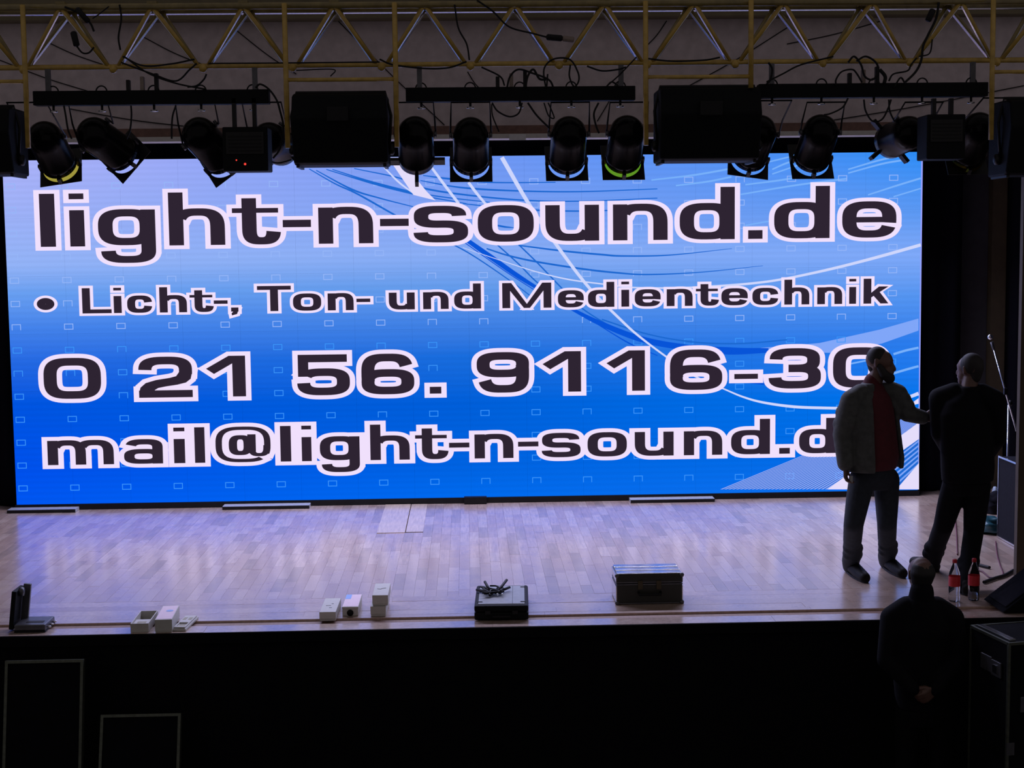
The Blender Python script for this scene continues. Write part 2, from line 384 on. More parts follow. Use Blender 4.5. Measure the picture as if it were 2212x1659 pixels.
def P2(px, py):
    q = S(px, py, 0); return (q.x, q.z)
def flat(name, polys, m, y, parent):       # flat print on the picture: polygons in (x, z)
    mb = MB()
    for p in polys: mb.add([(q[0], y, q[1]) for q in p], [tuple(range(len(p)))])
    return mb.build(name, m, parent)
def quadstrip(o, i): return [[o[k], o[k+1], i[k+1], i[k]] for k in range(len(o)-1)]
def ribbon(pts, ws):
    P = [P2(*p) for p in pts]; P = [(v.x, v.y) for v in smoothpts([Vector((a, b, 0)) for a, b in P], 8)]; n = len(P); k = 1/213
    wl = []
    for i in range(n):
        t = i/(n-1)*(len(ws)-1); q = min(int(t), len(ws)-2); wl.append((ws[q]+(ws[q+1]-ws[q])*(t-q))*k/2)
    A, B = [], []
    for i in range(n):
        d = Vector(P[min(i+1, n-1)])-Vector(P[max(i-1, 0)]); d.normalize(); nn = Vector((-d.y, d.x))
        A.append(tuple(Vector(P[i])+nn*wl[i])); B.append(tuple(Vector(P[i])-nn*wl[i]))
    return quadstrip(A, B)
EPS = .0015
gr = flat('rim_light', [[P2(1990,332),P2(1993.5,332),P2(1984.5,1055),P2(1982.5,1055)]], 'led_rim', -EPS, led)
pal = []
for a in ([(1407,389),(1500,378),(1575,365)], [(1460,401),(1530,392),(1580,382)], [(1668,366),(1700,352),(1726,346)], [(1668,376),(1726,356)], [(1832,366),(1900,346),(1945,337)], [(1832,374),(1905,354),(1950,346)],
          [(1610,399),(1680,390),(1730,382)], [(1600,420),(1720,400),(1830,386)], [(1875,421),(1940,400),(1989,385)], [(1930,425),(1989,407)], [(1610,487),(1660,478)], [(1660,350),(1725,334)]): pal += ribbon(a, [3,4,4] if len(a) > 2 else [3,3])
for a, w_ in (([(1930,765),(1957,757),(1984,751)],5), ([(1925,808),(1955,799),(1984,791)],5), ([(1836,786),(1880,777)],3.5)): pal += ribbon(a, [w_]*3)
flat('pale_streaks', pal, 'led_pale', -EPS, led)
lv = [[P2(1640,752),P2(1770,741),P2(1900,712),P2(1984,688),P2(1984,714),P2(1905,742),P2(1800,762),P2(1700,762)], [P2(1560,1057),P2(1985,828+70),P2(1985,1055)]]
flat('lavender_band', [lv[0]], 'led_lavender', -EPS, led)
bl = []                                     # fine diagonal stripes, lower right corner
Aq, Bq = Vector(P2(1556,1057)), Vector(P2(1985,880)); C0 = Vector(P2(1985,1055))
nst = 34
for k in range(nst):
    t = k/nst; t2 = t+.55/nst
    a0, a1 = Aq.lerp(Vector(P2(1840,1057)), t), Aq.lerp(Vector(P2(1840,1057)), t2)
    b0, b1 = Bq.lerp(Vector(P2(1985,948)), t), Bq.lerp(Vector(P2(1985,948)), t2)
    bl.append([tuple(a0), tuple(a1), tuple(b1), tuple(b0)])
flat('diagonal_stripes', bl, 'led_stripe', -EPS*1.2, led)
flat('stripe_ground', [[tuple(Aq), P2(1985,1055), tuple(Bq)]], 'led_mid', -EPS*.6, led)
st2 = []
for k in range(6):
    a, b = P2(1850+k*14, 1057), P2(1985, 950+k*10); st2.append([a, P2(1850+k*14+6, 1057), P2(1985, 954+k*10), b])
flat('lower_stripes', st2, 'led_lavender', -EPS*1.2, led)
flat('white_band', [[P2(1787,1057),P2(1832,1057),P2(1985,948),P2(1985,912)], [P2(1936,1057),P2(1985,1057),P2(1985,1000)], [P2(838,340),P2(870,340),P2(905,393),P2(922,414)], [P2(838,340),P2(922,414),P2(941,433),P2(893,421)], [P2(1968,872),P2(1984,860),P2(1984,872),P2(1976,874)]], 'led_pinkwhite', -EPS*2.2, led)
wl_ = ribbon([(1084,340),(1142,440),(1202,529),(1272,621),(1340,690),(1380,726),(1437,769),(1500,812),(1561,839)], [9,8,7,6,5,4,4,4])
wl_ += ribbon([(931,360),(962,402),(991,440)], [5,6,6])+ribbon([(1012,394),(1030,418),(1050,442)], [6,6,5])+ribbon([(830,362),(862,394),(897,420)], [3,4,3])
wl_ += ribbon([(1000,535),(1092,566),(1162,588),(1230,604),(1306,614),(1367,621),(1460,622),(1547,618),(1615,613),(1685,604),(1782,584),(1882,559),(1989,529)], [1,2,3,3,4,5,5,6,7])
wl_ += ribbon([(1561,839),(1604,857),(1647,869),(1709,878),(1770,881),(1840,881),(1900,873),(1961,858),(1984,850)], [3,4,5,6,6,6,6,7,8])
flat('white_curves', wl_, 'led_white', -EPS*2, led)
dk = []
for a in ([(668,365),(724,397),(774,420),(854,465),(930,505),(1010,545),(1100,605),(1160,650)], [(683,368),(760,409),(820,428),(894,447)], [(705,366),(807,397),(897,420),(934,427),(1008,440)], [(718,366),(800,392),(887,414),(960,426),(1058,437)],
          [(765,364),(864,385),(921,408),(1041,425),(1162,434),(1280,434),(1420,428)], [(908,390),(995,405),(1108,412),(1250,414),(1420,408)], [(914,379),(968,386),(1060,394),(1200,394)], [(1000,440),(1120,452),(1260,456),(1420,450)]): dk += ribbon(a, [2,4,3,2])
for a in ([(1051,537),(1098,552),(1162,566),(1259,581),(1330,589),(1397,593),(1514,588),(1648,574)], [(1120,530),(1215,542),(1300,550),(1347,553),(1447,551),(1581,537)], [(1070,486),(1090,490),(1112,492)]): dk += ribbon(a, [3,4,4,3,1])
for a in ([(1070,525),(1120,570),(1158,608),(1220,660)], [(1122,530),(1162,569),(1214,623),(1260,668),(1330,712)], [(1300,690),(1400,722),(1500,739),(1600,742),(1700,734)]): dk += ribbon(a, [3,3,3])
flat('blue_curves', dk, 'led_mid', -EPS*1.8, led)
dp = ribbon([(1008,518),(1060,555),(1120,597),(1190,640),(1242,671),(1300,700),(1380,731),(1463,748),(1574,758),(1660,757)], [9,11,10,5,7,11,13,13,16,10])+ribbon([(1005,525),(1090,585),(1160,630)], [2,2,2])+ribbon([(1290,700),(1360,742),(1420,768)], [2,3,2])
dp += ribbon([(1580,818),(1620,826),(1660,831)], [3,4,3])
flat('deep_blue_swoosh', dp, 'led_deep', -EPS*1.9, led)
# little outlined rectangles in a regular grid
ic_hi, ic_lo = [], []
x0, z0 = P2(50, 1055); x1 = P2(1597, 1027)[0]; dx = (x1-x0)/14; dz = (P2(38,707)[1]-z0)/7
for j in range(15):
    for i in range(18):
        cx, cz = x0+dx*i, z0+dz*j
        if cx > SW/2-.08 or cz > zst-.05 or random.random() < .04: continue
        a, b, t = .046, .030, .0075
        tgt = ic_lo if j < 7 else ic_hi
        open_ = random.random() < .25
        for q in ((-a,-b,a,-b+t), (-a,b-t,a,b), (-a,-b,-a+t,b), (a-t,-b,a,b)):
            if open_ and q[3] < 0: continue
            tgt.append([(cx+q[0],cz+q[1]),(cx+q[2],cz+q[1]),(cx+q[2],cz+q[3]),(cx+q[0],cz+q[3])])
flat('picture_icons', ic_hi, 'led_icon_hi', -EPS*1.1, led); flat('picture_icons', ic_lo, 'led_icon_lo', -EPS*1.1, led)

# lettering: wide bold grotesque drawn from bowls, stems and bars
def sup(cx, cy, a, b, n, th):
    c, s_ = math.cos(th), math.sin(th)
    return (cx+a*math.copysign(abs(c)**(2/n), c), cy+b*math.copysign(abs(s_)**(2/n), s_))
class Glyph:
    def __init__(s): s.faces = []; s.loops = []
    def poly(s, p):
        for t in tessellate_polygon([[Vector((q[0], q[1], 0)) for q in p]]): s.faces.append([p[i] for i in t])
        s.loops.append(p); return s
    def rect(s, x0, y0, x1, y1): return s.poly([(x0,y0),(x1,y0),(x1,y1),(x0,y1)])
    def ring(s, x0, y0, x1, y1, sx, t, d0=0, d1=360, n=2.9, ni=3.4):
        cx, cy, a, b = (x0+x1)/2, (y0+y1)/2, (x1-x0)/2, (y1-y0)/2; full = abs(d1-d0) >= 360; N = max(8, int(abs(d1-d0)/6))
        O = [sup(cx, cy, a, b, n, math.radians(d0+(d1-d0)*k/N)) for k in range(N+1)]
        I = [sup(cx, cy, max(a-sx, .001), max(b-t, .001), ni, math.radians(d0+(d1-d0)*k/N)) for k in range(N+1)]
        for k in range(N): s.faces.append([O[k], O[k+1], I[k+1], I[k]])
        if full: s.loops += [O[:-1], I[:-1]]
        else: s.loops.append(O+I[::-1])
        return s
def glyph(ch, w, s, t, X, A, D):
    g = Glyph(); b = .56*X
    if ch == 'l': g.rect(0,0,w,A)
    elif ch == 'i': g.rect(0,0,w,X*.985); g.rect(0,A-.155*X,w,A)
    elif ch in 'nh': g.rect(0,0,s,A if ch == 'h' else X*.985); g.ring(.03*w,X-2*b,w,X,s,t,0,150); g.rect(w-s,0,w,X-b)
    elif ch == 'm':
        g.rect(0,0,s,X*.985); h = (w+s)/2; g.ring(.02*w,X-2*b,h,X,s,t,0,150); g.rect(h-s,0,h,X-b); g.ring(h-s,X-2*b,w,X,s,t,0,150); g.rect(w-s,0,w,X-b)
    elif ch == 'u': g.ring(0,0,w*.97,2*b,s,t,180,330); g.rect(0,b,s,X*.985); g.rect(w-s,0,w,X*.985)
    elif ch == 'o': g.ring(0,0,w,X,s,t)
    elif ch == 'd': g.ring(0,0,w*.98,X,s,t); g.rect(w-s,0,w,A)
    elif ch == 'g': g.ring(0,.02*X,w*.98,X,s,t); g.rect(w-s,-.12*X,w,X*.985); g.ring(.04*w,-D,w,-D+.74*X,s,t*.95,183,360)
    elif ch == 's': g.ring(.01*w,.5*X-t*.5,w*.97,X,s,t,2,278); g.ring(.0*w,0,w,.5*X+t*.5,s,t,98,-178)
    elif ch == 'e': g.ring(0,0,w,X,s,t,-6,341); g.rect(s*.7,.42*X,w-.02*w,.42*X+t*.75)
    elif ch == 'c': g.ring(0,0,w,X,s,t,8,352)
    elif ch == 'a': g.ring(0,0,w,.60*X,s,t*.85); g.rect(w-s,0,w,.70*X); g.ring(.04*w,.30*X,w,X,s,t,0,165)
    elif ch == 't': g.rect(.20*w,b*.8,.20*w+s,1.26*X); g.rect(0,X-t*.7,w*.95,X*.99); g.ring(.20*w,0,w,1.6*b,s,t,180,352)
    elif ch == 'k': g.rect(0,0,s,A); g.poly([(s*.9,.33*X),(s*.9,.60*X),(.62*w,X),(w,X)]); g.poly([(.36*w,.52*X),(.62*w,.72*X),(w,0),(.68*w,0)])
    elif ch == 'L': g.rect(0,0,s,A); g.rect(0,0,w,t)
    elif ch == 'T': g.rect((w-s)/2,0,(w+s)/2,A); g.rect(0,A-t,w,A)
    elif ch == 'M': g.rect(0,0,s,A); g.rect(w-s,0,w,A); g.poly([(s*.2,A),(s*1.15,A),(w/2+s*.38,0),(w/2-s*.38,0)]); g.poly([(w-s*1.15,A),(w-s*.2,A),(w/2+s*.38,0),(w/2-s*.38,0)])
    elif ch == '*': g.ring(0,.23*X,w,.92*X,w*.499,.345*X,0,360,2,2)
    elif ch == '-': g.rect(0,.46*X,w,.66*X)
    elif ch == '_': g.rect(0,.36*X,w,.54*X)
    elif ch == '.': g.rect(0,0,w,.24*X)
    elif ch == ',': g.rect(0,0,w,.24*X); g.poly([(w*.55,.02),(w,.02),(w*.8,-.14*X),(w*.1,-.22*X),(w*.05,-.10*X)])
    elif ch == '0': g.ring(0,0,w,A,s,t,0,360,3.2,3.8)
    elif ch == '1': g.rect(w-s,0,w,A); g.poly([(0,.69*A),(.2*w,.56*A),(w-s*.9,.83*A),(w-s*.9,A),(.58*w,A)])
    elif ch == '2': g.ring(0,.30*A,w,A,s,t,178,-8); g.rect(0,0,w,t*.95); g.poly([(0,0),(0,.12*A),(.03*w,.25*A),(.13*w,.36*A),(.32*w,.43*A),(.58*w,.48*A),(.70*w,.52*A),(w-s,.62*A),(w,.62*A),(.97*w,.45*A),(.88*w,.36*A),(.72*w,.31*A),(.5*w,.27*A),(.36*w,.235*A),(.30*w,.19*A),(.29*w,t*.9),(.29*w,0)])
    elif ch == '3': g.ring(.02*w,.5*A-t*.5,.98*w,A,s,t,178,-95); g.ring(0,0,w,.5*A+t*.5,s,t,95,-178); g.rect(.38*w,.5*A-t*.5,.62*w,.5*A+t*.5)
    elif ch == '5': g.rect(.02*w,A-t,.95*w,A); g.rect(.02*w,.46*A,.02*w+s*.8,A); g.ring(0,0,w,.66*A,s,t,150,-178)
    elif ch == '6': g.ring(0,0,w,.62*A,s,t); g.ring(0,0,w*.98,A,s,t,18,200,3.2,3.6)
    elif ch == '9': g.ring(0,.38*A,w,A,s,t); g.ring(.02*w,0,w,A,s,t,198,380,3.2,3.6)
    elif ch == '@':
        t2 = t*.62; s2 = s*.62
        g.ring(0,0,w,A,s2,t2,-25,308,3,3.2); g.ring(.24*w,.20*A,.66*w,.76*A,s*.8,t*.8); g.rect(.58*w,.3*A,.58*w+s*.8,.78*A); g.ring(.58*w,.16*A,w,.85*A,s*.7,t2,180,358)
    return g
def dilate(loop, wx, wy):
    n = len(loop); Q = [Vector((p[0]/wx, p[1]/wy)) for p in loop]; Q2 = [Q[0]]
    for q in Q[1:]:
        if (q-Q2[-1]).length > 1e-4: Q2.append(q)
    if (Q2[0]-Q2[-1]).length < 1e-4: Q2.pop()
    n = len(Q2); ar = sum(Q2[i].x*Q2[(i+1)%n].y-Q2[(i+1)%n].x*Q2[i].y for i in range(n)); out = []; O = []
    for i in range(n):
        d1 = (Q2[i]-Q2[i-1]).normalized(); d2 = (Q2[(i+1)%n]-Q2[i]).normalized(); n1 = Vector((d1.y, -d1.x)); n2 = Vector((d2.y, -d2.x)); m = n1+n2
        if m.length < .3: m = n1*1.0
        else: m.normalize(); m = m/max(m.dot(n1), .62)
        O.append((Q2[i]+m, Q2[i]-m))
    sc_ = lambda q: (q.x*wx, q.y*wy)
    return [[sc_(O[i][0]), sc_(O[(i+1)%n][0]), sc_(O[(i+1)%n][1]), sc_(O[i][1])] for i in range(n)]
def textline(items, ybl, ybr, xl, xr, xh, ah, dh, stem, bar, wx, wy):
    # ybl/ybr: baseline at the line's left and right; heights in photo pixels near the screen's middle
    zb_ = (P2(xl, ybl)[1]+P2(xr, ybr)[1])/2; k = 1/213.0
    fill, bord = [], []
    for ch, a, b, *o in items:
        ym = ybl+(ybr-ybl)*((a+b)/2-xl)/(xr-xl)-xh/2
        X0, X1 = P2(a, ym)[0], P2(b, ym)[0]
        gl = glyph(ch, X1-X0, stem*k, bar*k, xh*k, ah*k, dh*k)
        tr = lambda p: (X0+p[0], zb_+p[1])
        fill += [[tr(p) for p in f] for f in gl.faces]
        bord += [[tr(p) for p in f] for f in gl.faces]
        for L in gl.loops: bord += [[tr(p) for p in q] for q in dilate(L, wx*k, wy*k)]
    f = flat('lettering', fill, 'led_text', -EPS*4, led)
    flat('letter_outline', bord, 'led_border', -EPS*3, f)
textline([('l',87,120),('i',151,183),('g',212,336),('h',365,486),('t',502,607),('-',611,672),('n',688,806),('-',821,883),('s',893,1011),('o',1032,1153),('u',1178,1294),('n',1324,1442),('d',1468,1587),('.',1616,1647),('d',1672,1792),('e',1819,1936)],
         533, 513, 87, 1936, 78, 112, 36, 31, 15.5, 11.5, 8)
textline([('*',80,118),('L',178,241),('i',246,263),('c',275,329),('h',345,404),('t',410,462),('-',462,492),(',',499,515),('T',556,629),('o',633,694),('n',708,764),('-',770,800),('u',840,896),('n',914,969),('d',981,1039),('M',1085,1191),('e',1205,1261),('d',1270,1327),('i',1342,1359),('e',1371,1427),('n',1440,1496),('t',1503,1553),('e',1558,1615),('c',1625,1681),('h',1694,1748),('n',1765,1819),('i',1834,1849),('k',1865,1919)],
         678, 654.5, 178, 1919, 37, 54, 18, 17, 8.5, 6.8, 5.2)
textline([('0',95,219),('2',300,416),('1',446,531),('5',642,756),('6',781,895),('.',928,953),('9',1030,1143),('1',1172,1255),('1',1310,1393),('6',1447,1560),('_',1586,1637),('3',1660,1773),('0',1799,1914)],
         863.5, 835, 95, 1914, 62, 88, 26, 28, 16.5, 11.5, 9)
textline([('m',103,246),('a',268,352),('i',376,400),('l',421,443),('@',466,585),('l',606,629),('i',652,673),('g',691,777),('h',800,885),('t',897,969),('-',970,1014),('n',1025,1109),('-',1119,1163),('s',1170,1254),('o',1269,1354),('u',1371,1455),('n',1477,1560),('d',1579,1663),('.',1683,1706),('d',1726,1806),('e',1826,1905)],
         1006.5, 976.5, 103, 1806, 53.5, 77.5, 25, 22.5, 11.5, 11.7, 8.4)

# ------------------------------------------------------------------ roof truss and rigging
YT = -5.30
tr_ = empty('roof_truss', S(1106, 142, YT), 'yellow painted lattice roof truss spanning the whole hall above the stage edge', 'truss')
O = tr_.location.copy()
def part(mb, name, m, parent, bevel=0): 
    o = mb.build(name, m, parent, bevel=bevel); fitloc(o); return o
zc = (S(245,148,YT).z+S(1965,128,YT).z)/2
zt1 = S(1106, 9, YT-.14).z; zt2 = S(1106, 17, YT+.14).z
xa = S(245,148,YT).x; xb = S(1965,128,YT).x; dn = (xb-xa)/9
xs = [xa+dn*(k) for k in range(-3, 13)]
def rel(p): return Vector(p)-O
part(MB().tube([rel((xs[0]-1, YT, zc)), rel((xs[-1]+1, YT, zc))], .017, 12), 'bottom_chord', 'yellow_paint', tr_)
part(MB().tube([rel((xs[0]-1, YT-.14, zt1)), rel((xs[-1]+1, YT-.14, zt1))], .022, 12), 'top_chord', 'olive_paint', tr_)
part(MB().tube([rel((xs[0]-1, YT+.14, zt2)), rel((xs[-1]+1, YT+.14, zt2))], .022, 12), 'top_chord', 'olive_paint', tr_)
n_ = Vector((0,-.25,-.968)); w_ = Vector((0,.968,-.25)); mb = MB(); pz = [rel((xs[0]-1, YT+.14, zt2-.024)), rel((xs[-1]+1, YT+.14, zt2-.024))]
mb.add([pz[0]-w_*.008, pz[0]+w_*.008, pz[1]+w_*.008, pz[1]-w_*.008]+[p_+n_*.004 for p_ in (pz[0]-w_*.008, pz[0]+w_*.008, pz[1]+w_*.008, pz[1]-w_*.008)], [(0,1,2,3),(4,7,6,5),(0,4,5,1),(1,5,6,2),(2,6,7,3),(3,7,4,0)]); part(mb, 'chord_flange', 'zinc', tr_)
for x in xs:
    for sgn in (-1, 1):
        for yy, z in ((YT-.14, zt1), (YT+.14, zt2)):
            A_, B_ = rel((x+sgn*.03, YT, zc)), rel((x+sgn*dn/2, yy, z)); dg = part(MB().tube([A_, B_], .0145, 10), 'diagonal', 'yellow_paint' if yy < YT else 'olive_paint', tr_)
            ax_ = (B_-A_).normalized(); n_ = Vector((.81*sgn, -.35, -.46)); n_ = (n_-ax_*n_.dot(ax_)).normalized(); w_ = ax_.cross(n_).normalized(); hw = .008 if yy > YT else .006
            off = n_*.012; mb = MB(); c_ = dg.location; q0, q1 = A_.lerp(B_,.06)+off-c_, A_.lerp(B_,.94)+off-c_
            mb.add([q0-w_*hw, q0+w_*hw, q1+w_*hw, q1-w_*hw]+[p_+n_*.004 for p_ in (q0-w_*hw, q0+w_*hw, q1+w_*hw, q1-w_*hw)], [(0,1,2,3),(4,7,6,5),(0,4,5,1),(1,5,6,2),(2,6,7,3),(3,7,4,0)]); mb.build('flange', 'zinc', dg)
    part(MB().sphere(rel((x, YT, zc-.012)), (.028,.03,.03), 10, 6), 'node', 'yellow_paint', tr_)
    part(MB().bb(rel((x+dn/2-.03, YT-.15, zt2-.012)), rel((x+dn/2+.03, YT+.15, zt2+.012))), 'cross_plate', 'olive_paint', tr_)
# four hanging frames of yellow tube, each with a loudspeaker
YH = YT-.19
def hanging_frame(xL, xR, ycross, y1, label, y2=None):
    c = S((xL+xR)/2, ycross, YH); e = empty('hanging_frame', c, label, 'frame', 'yellow speaker frames under the truss'); zb_ = S(xR if xR < 2200 else xL, y1, YH).z; ztop = S(1106, 4, YH).z
    for x in (xL, xR):
        X = S(x, 170, YH).x; zq = S(x, y2, YH).z if (y2 and x == xR) else zb_; part(MB().tube([Vector((X, YH, ztop))-c, Vector((X, YH, zq))-c], .0165, 12), 'tube', 'yellow_paint', e)
    part(MB().tube([Vector((S(xL,170,YH).x, YH, c.z))-c, Vector((S(xR,170,YH).x, YH, c.z))-c], .013, 10), 'crossbar', 'yellow_paint', e)
hanging_frame(-182, 55, 177, 320, 'yellow tube frame cut by the left picture edge')
hanging_frame(618, 855, 172, 318, 'yellow tube frame around the loudspeaker left of centre')
hanging_frame(1395, 1622, 166, 312, 'yellow tube frame around the loudspeaker right of centre', 190)
hanging_frame(2143, 2368, 155, 302, 'yellow tube frame cut by the right picture edge')
def speaker(xl, xr, yt, yb, label):
    Yc = YT-.02; a, b = S(xl, yt, Yc), S(xr, yb, Yc); c = (a+b)/2; W, H = abs(b.x-a.x), abs(a.z-b.z)
    e = empty('loudspeaker', c, label, 'loudspeaker', 'black loudspeakers hanging from the truss')
    prof = [(-.10, H*.5), (-.17, H*.46), (-.21, H*.13), (-.12, -H*.47), (-.08, -H*.5), (.22, -H*.5), (.22, H*.5)]
    mb = MB(); n = len(prof); vs = []
    for sx, tp in ((-1, 1), (1, 1)):
        for y, z in prof:
            k = 1-.05*max(0, z/H+.0)-.03*max(0, -z/H); vs.append((sx*W/2*k, y, z))
    mb.add(vs, [tuple(range(n)), tuple(range(n, 2*n))[::-1]]+[(i, n+i, n+(i+1)%n, (i+1)%n) for i in range(n)])
    mb.build('cabinet', 'box_black', e, bevel=.012)
    MB().bb((-W*.42, .221, -H*.42), (W*.42, .232, H*.42)).build('grille', 'black_cloth', e, bevel=.006)
    for s_ in (-1, 1):
        MB().bb((s_*W*.455-.01, -.09, -H*.5-.014), (s_*W*.455+.01, .2, -H*.5+.001)).build('foot_rail', 'black_paint', e)
        MB().lathe([(0,0),(.035,0),(.035,.03),(.02,.04),(0,.04)], 16, Matrix.Translation((s_*W*.49, 0, -H*.28)) @ Matrix.Rotation(s_*PI/2, 4, 'Y')).build('pivot_knob', 'black_paint', e)
    MB().bb((-W*.12, -.235, -.03+H*.16), (W*.1, -.175, .03+H*.22)).build('connector_plate', 'rubber', e, bevel=.004)
    MB().tube([(-W*.5, -.02, -H*.26), (-W*.5-.015, -.02, H*.2), (-W*.47, -.02, H*.53), (W*.47, -.02, H*.53), (W*.5+.015, -.02, H*.2), (W*.5, -.02, -H*.26)], .010, 8).build('yoke', 'black_paint', e)
    return e
speaker(634, 842, 206, 357, 'black loudspeaker hanging left of centre under the truss')
speaker(1418, 1634, 193, 348, 'black loudspeaker hanging right of centre under the truss')
speaker(-162, 44, 236, 378, 'black loudspeaker cut by the left picture edge')
speaker(2160, 2370, 218, 378, 'black loudspeaker cut by the right picture edge')
# lighting bars
def lighting_bar(xl, xr, yl, yr, label):
    a, b = S(xl, yl, YT), S(xr, yr, YT); c = (a+b)/2; W = b.x-a.x
    e = empty('lighting_bar', c, label, 'lighting bar', 'black lighting bars under the truss')
    MB().bb((-W/2, -.045, -.045), (W/2, .045, .045)).build('bar', 'box_black', e, bevel=.004)
    for f in (-.44, .44):
        MB().bb((f*W-.016, -.012, .044), (f*W+.016, .012, zc-c.z-.005)).build('hanger', 'dark_steel', e)
    for k in range(5):
        x = (-.43+.215*k)*W+random.uniform(-.02,.02)
        MB().tube([(x+.035*math.cos(q), .0, .04+.035*math.sin(q)*1.1) for q in [PI*i/10 for i in range(11)]], .005, 6).build('cable_loop', 'rubber', e)
        q = MB().tube([(x, 0, -.044), (x, 0, -.075)], .008, 8).build('bolt', 'black_paint', e)
        MB().lathe([(0,-.088),(.024,-.086),(.024,-.078),(0,-.076)], 14, Matrix.Translation((x,0,0))).build('bolt_head', 'chrome', q)
    for k in range(3):
        x = (-.1+.06*k)*W; MB().bb((x-.012, -.02, .044), (x+.012, .02, .044+.07+.02*k)).build('socket', 'black_paint' if k != 1 else 'connector_tan', e, bevel=.004)
    return e
lighting_bar(75, 582, 212, 211, 'black lighting bar over the left third of the stage edge')
lighting_bar(877, 1371, 205, 203, 'black lighting bar between the two middle loudspeakers')
lighting_bar(1637, 2130, 199, 193, 'black lighting bar over the right third of the stage edge')
# PAR cans
YC = -5.15
def par_can(px, py, tilt, roll, gelm, label, frame=True, r=.119, ztop=None, shorten=1.0, turn=0, Y=None):
    Y = Y or YC; c = S(px, py, Y); R = Matrix.Rotation(roll, 3, 'Y') @ Matrix.Rotation(tilt, 3, 'X') @ Matrix.Rotation(turn, 3, 'Z')
    e = empty('stage_lamp', c, label, 'stage lamp', 'black can lamps under the lighting bars')
    R4 = R.to_4x4(); zl = -.285*shorten; k = r/.119
    prof = [(.0001,.117*k),(.03*k,.114*k),(.06*k,.103*k),(.088*k,.080*k),(.107*k,.050*k),(.116*k,.015*k),(.119*k,-.02),(.119*k,zl+.06),(.122*k,zl+.055),(.122*k,zl),(.112*k,zl),(.110*k,zl+.06),(.05*k,-.03)]
    MB().lathe(prof, 32, R4).build('housing', 'can_black', e)
    MB().lathe([(.02,-.07),(.06*k,-.10),(.098*k,-.17*shorten),(.1*k,-.175*shorten),(.0001,-.185*shorten)], 20, R4).build('lamp_glass', 'chrome', e)
    if frame:
        h = .143; zz = zl-.035; fr = MB(); N = 48; vs = []
        for z in (zz, zz-.004):
            for q in range(N):
                a = 2*PI*q/N; vs.append((.124*math.cos(a), .124*math.sin(a), z))
            for q in range(N):
                a = 2*PI*q/N; m = h/max(abs(math.cos(a)), abs(math.sin(a))); vs.append((m*math.cos(a), m*math.sin(a), z))
        fs = []
        for q in range(N):
            p = (q+1)%N; fs += [(q, p, N+p, N+q), (2*N+q, 3*N+q, 3*N+p, 2*N+p), (q, 2*N+q, 2*N+p, p), (N+q, N+p, 3*N+p, 3*N+q)]
        fr.add([R@Vector(v) for v in vs], fs); g_ = fr.build('gel_frame', 'black_paint', e)
        if gelm: 
            gg = MB().lathe([(.0001, zz-.002), (.125, zz-.002)], 40, R4); gg.build('gel', gelm, g_)
    for q in range(3):
        a = -PI/2+q*2*PI/3*.75 if q else -PI/2
        a = (-PI/2, 0, PI)[q]
        L = .075 if not frame else .03
        cl = MB(); cl.box(R@Vector((math.cos(a)*(.12*k+L/2-.006), math.sin(a)*(.12*k+L/2-.006), zl-.012)), (L if q else .024, .024 if q else L, .055), R); cl.build('gel_clip', 'black_paint', e)
    # yoke: flat bracket from both sides up to the bar
    ax = R@Vector((1,0,0)); up = Vector((0, -.02, 0)); zt_ = (ztop if ztop else (S(px, 221, YT).z-c.z))
    top = Vector((0, YT-Y, max(zt_, .17)))
    hx = Vector((.138*k, 0, 0)); yt_ = Vector((0, YT-Y, max(zt_, .17)))
    pts = [ax*.135*k, hx*.95+Vector((0, (YT-Y)*.3, .07)), hx*.9+yt_, -hx*.9+yt_, -hx*.95+Vector((0, (YT-Y)*.3, .07)), -ax*.135*k]
    MB().tube(pts, .006, 6).build('yoke', 'black_paint', e)
    for s_ in (-1, 1): MB().lathe([(0,0),(.022,0),(.022,.02),(0,.022)], 12, Matrix.Translation(ax*s_*.12*k) @ ax.to_track_quat('Z','Y').to_matrix().to_4x4() @ Matrix.Rotation(0 if s_ > 0 else PI, 4, 'X')).build('knob', 'dark_steel', e)
    return e
T0 = math.radians(57)
par_can(98, 300, T0, math.radians(-8), 'gel_amber', 'leftmost black can lamp, amber filter, beside the yellow tube', Y=-4.9)
par_can(205, 292, math.radians(55), math.radians(-48), None, 'black can lamp tilted right, second from left picture edge')
par_can(432, 292, math.radians(52), math.radians(-36), None, 'black can lamp tilted right, next to the boxy black effect light')
par_can(582, 302, math.radians(78), math.radians(-50), None, 'black can lamp with open mouth left of the left middle loudspeaker', frame=False, Y=-4.96)
par_can(897, 290, T0, 0, None, 'black can lamp without filter frame beside the left middle loudspeaker', frame=False)
par_can(1017, 292, T0, 0, None, 'black can lamp under left end of the middle lighting bar, clear filter frame')
par_can(1229, 290, T0, 0, None, 'black can lamp under right half of the middle lighting bar, clear filter frame')
par_can(1354, 288, T0, 0, 'gel_lime', 'black can lamp with yellow-green filter left of the right middle loudspeaker')
par_can(1640, 286, T0, math.radians(8), None, 'black can lamp half hidden behind the right middle loudspeaker', Y=-4.86)
par_can(1772, 286, T0, 0, None, 'black can lamp standing alone under the right lighting bar')
par_can(1962, 288, math.radians(80), math.radians(50), None, 'black can lamp aimed left beside the boxy effect light on the right', frame=False, Y=-4.96)
par_can(2114, 280, T0, 0, 'gel_amber', 'black can lamp at the right yellow tube, in front of dark curtain', Y=-4.86)
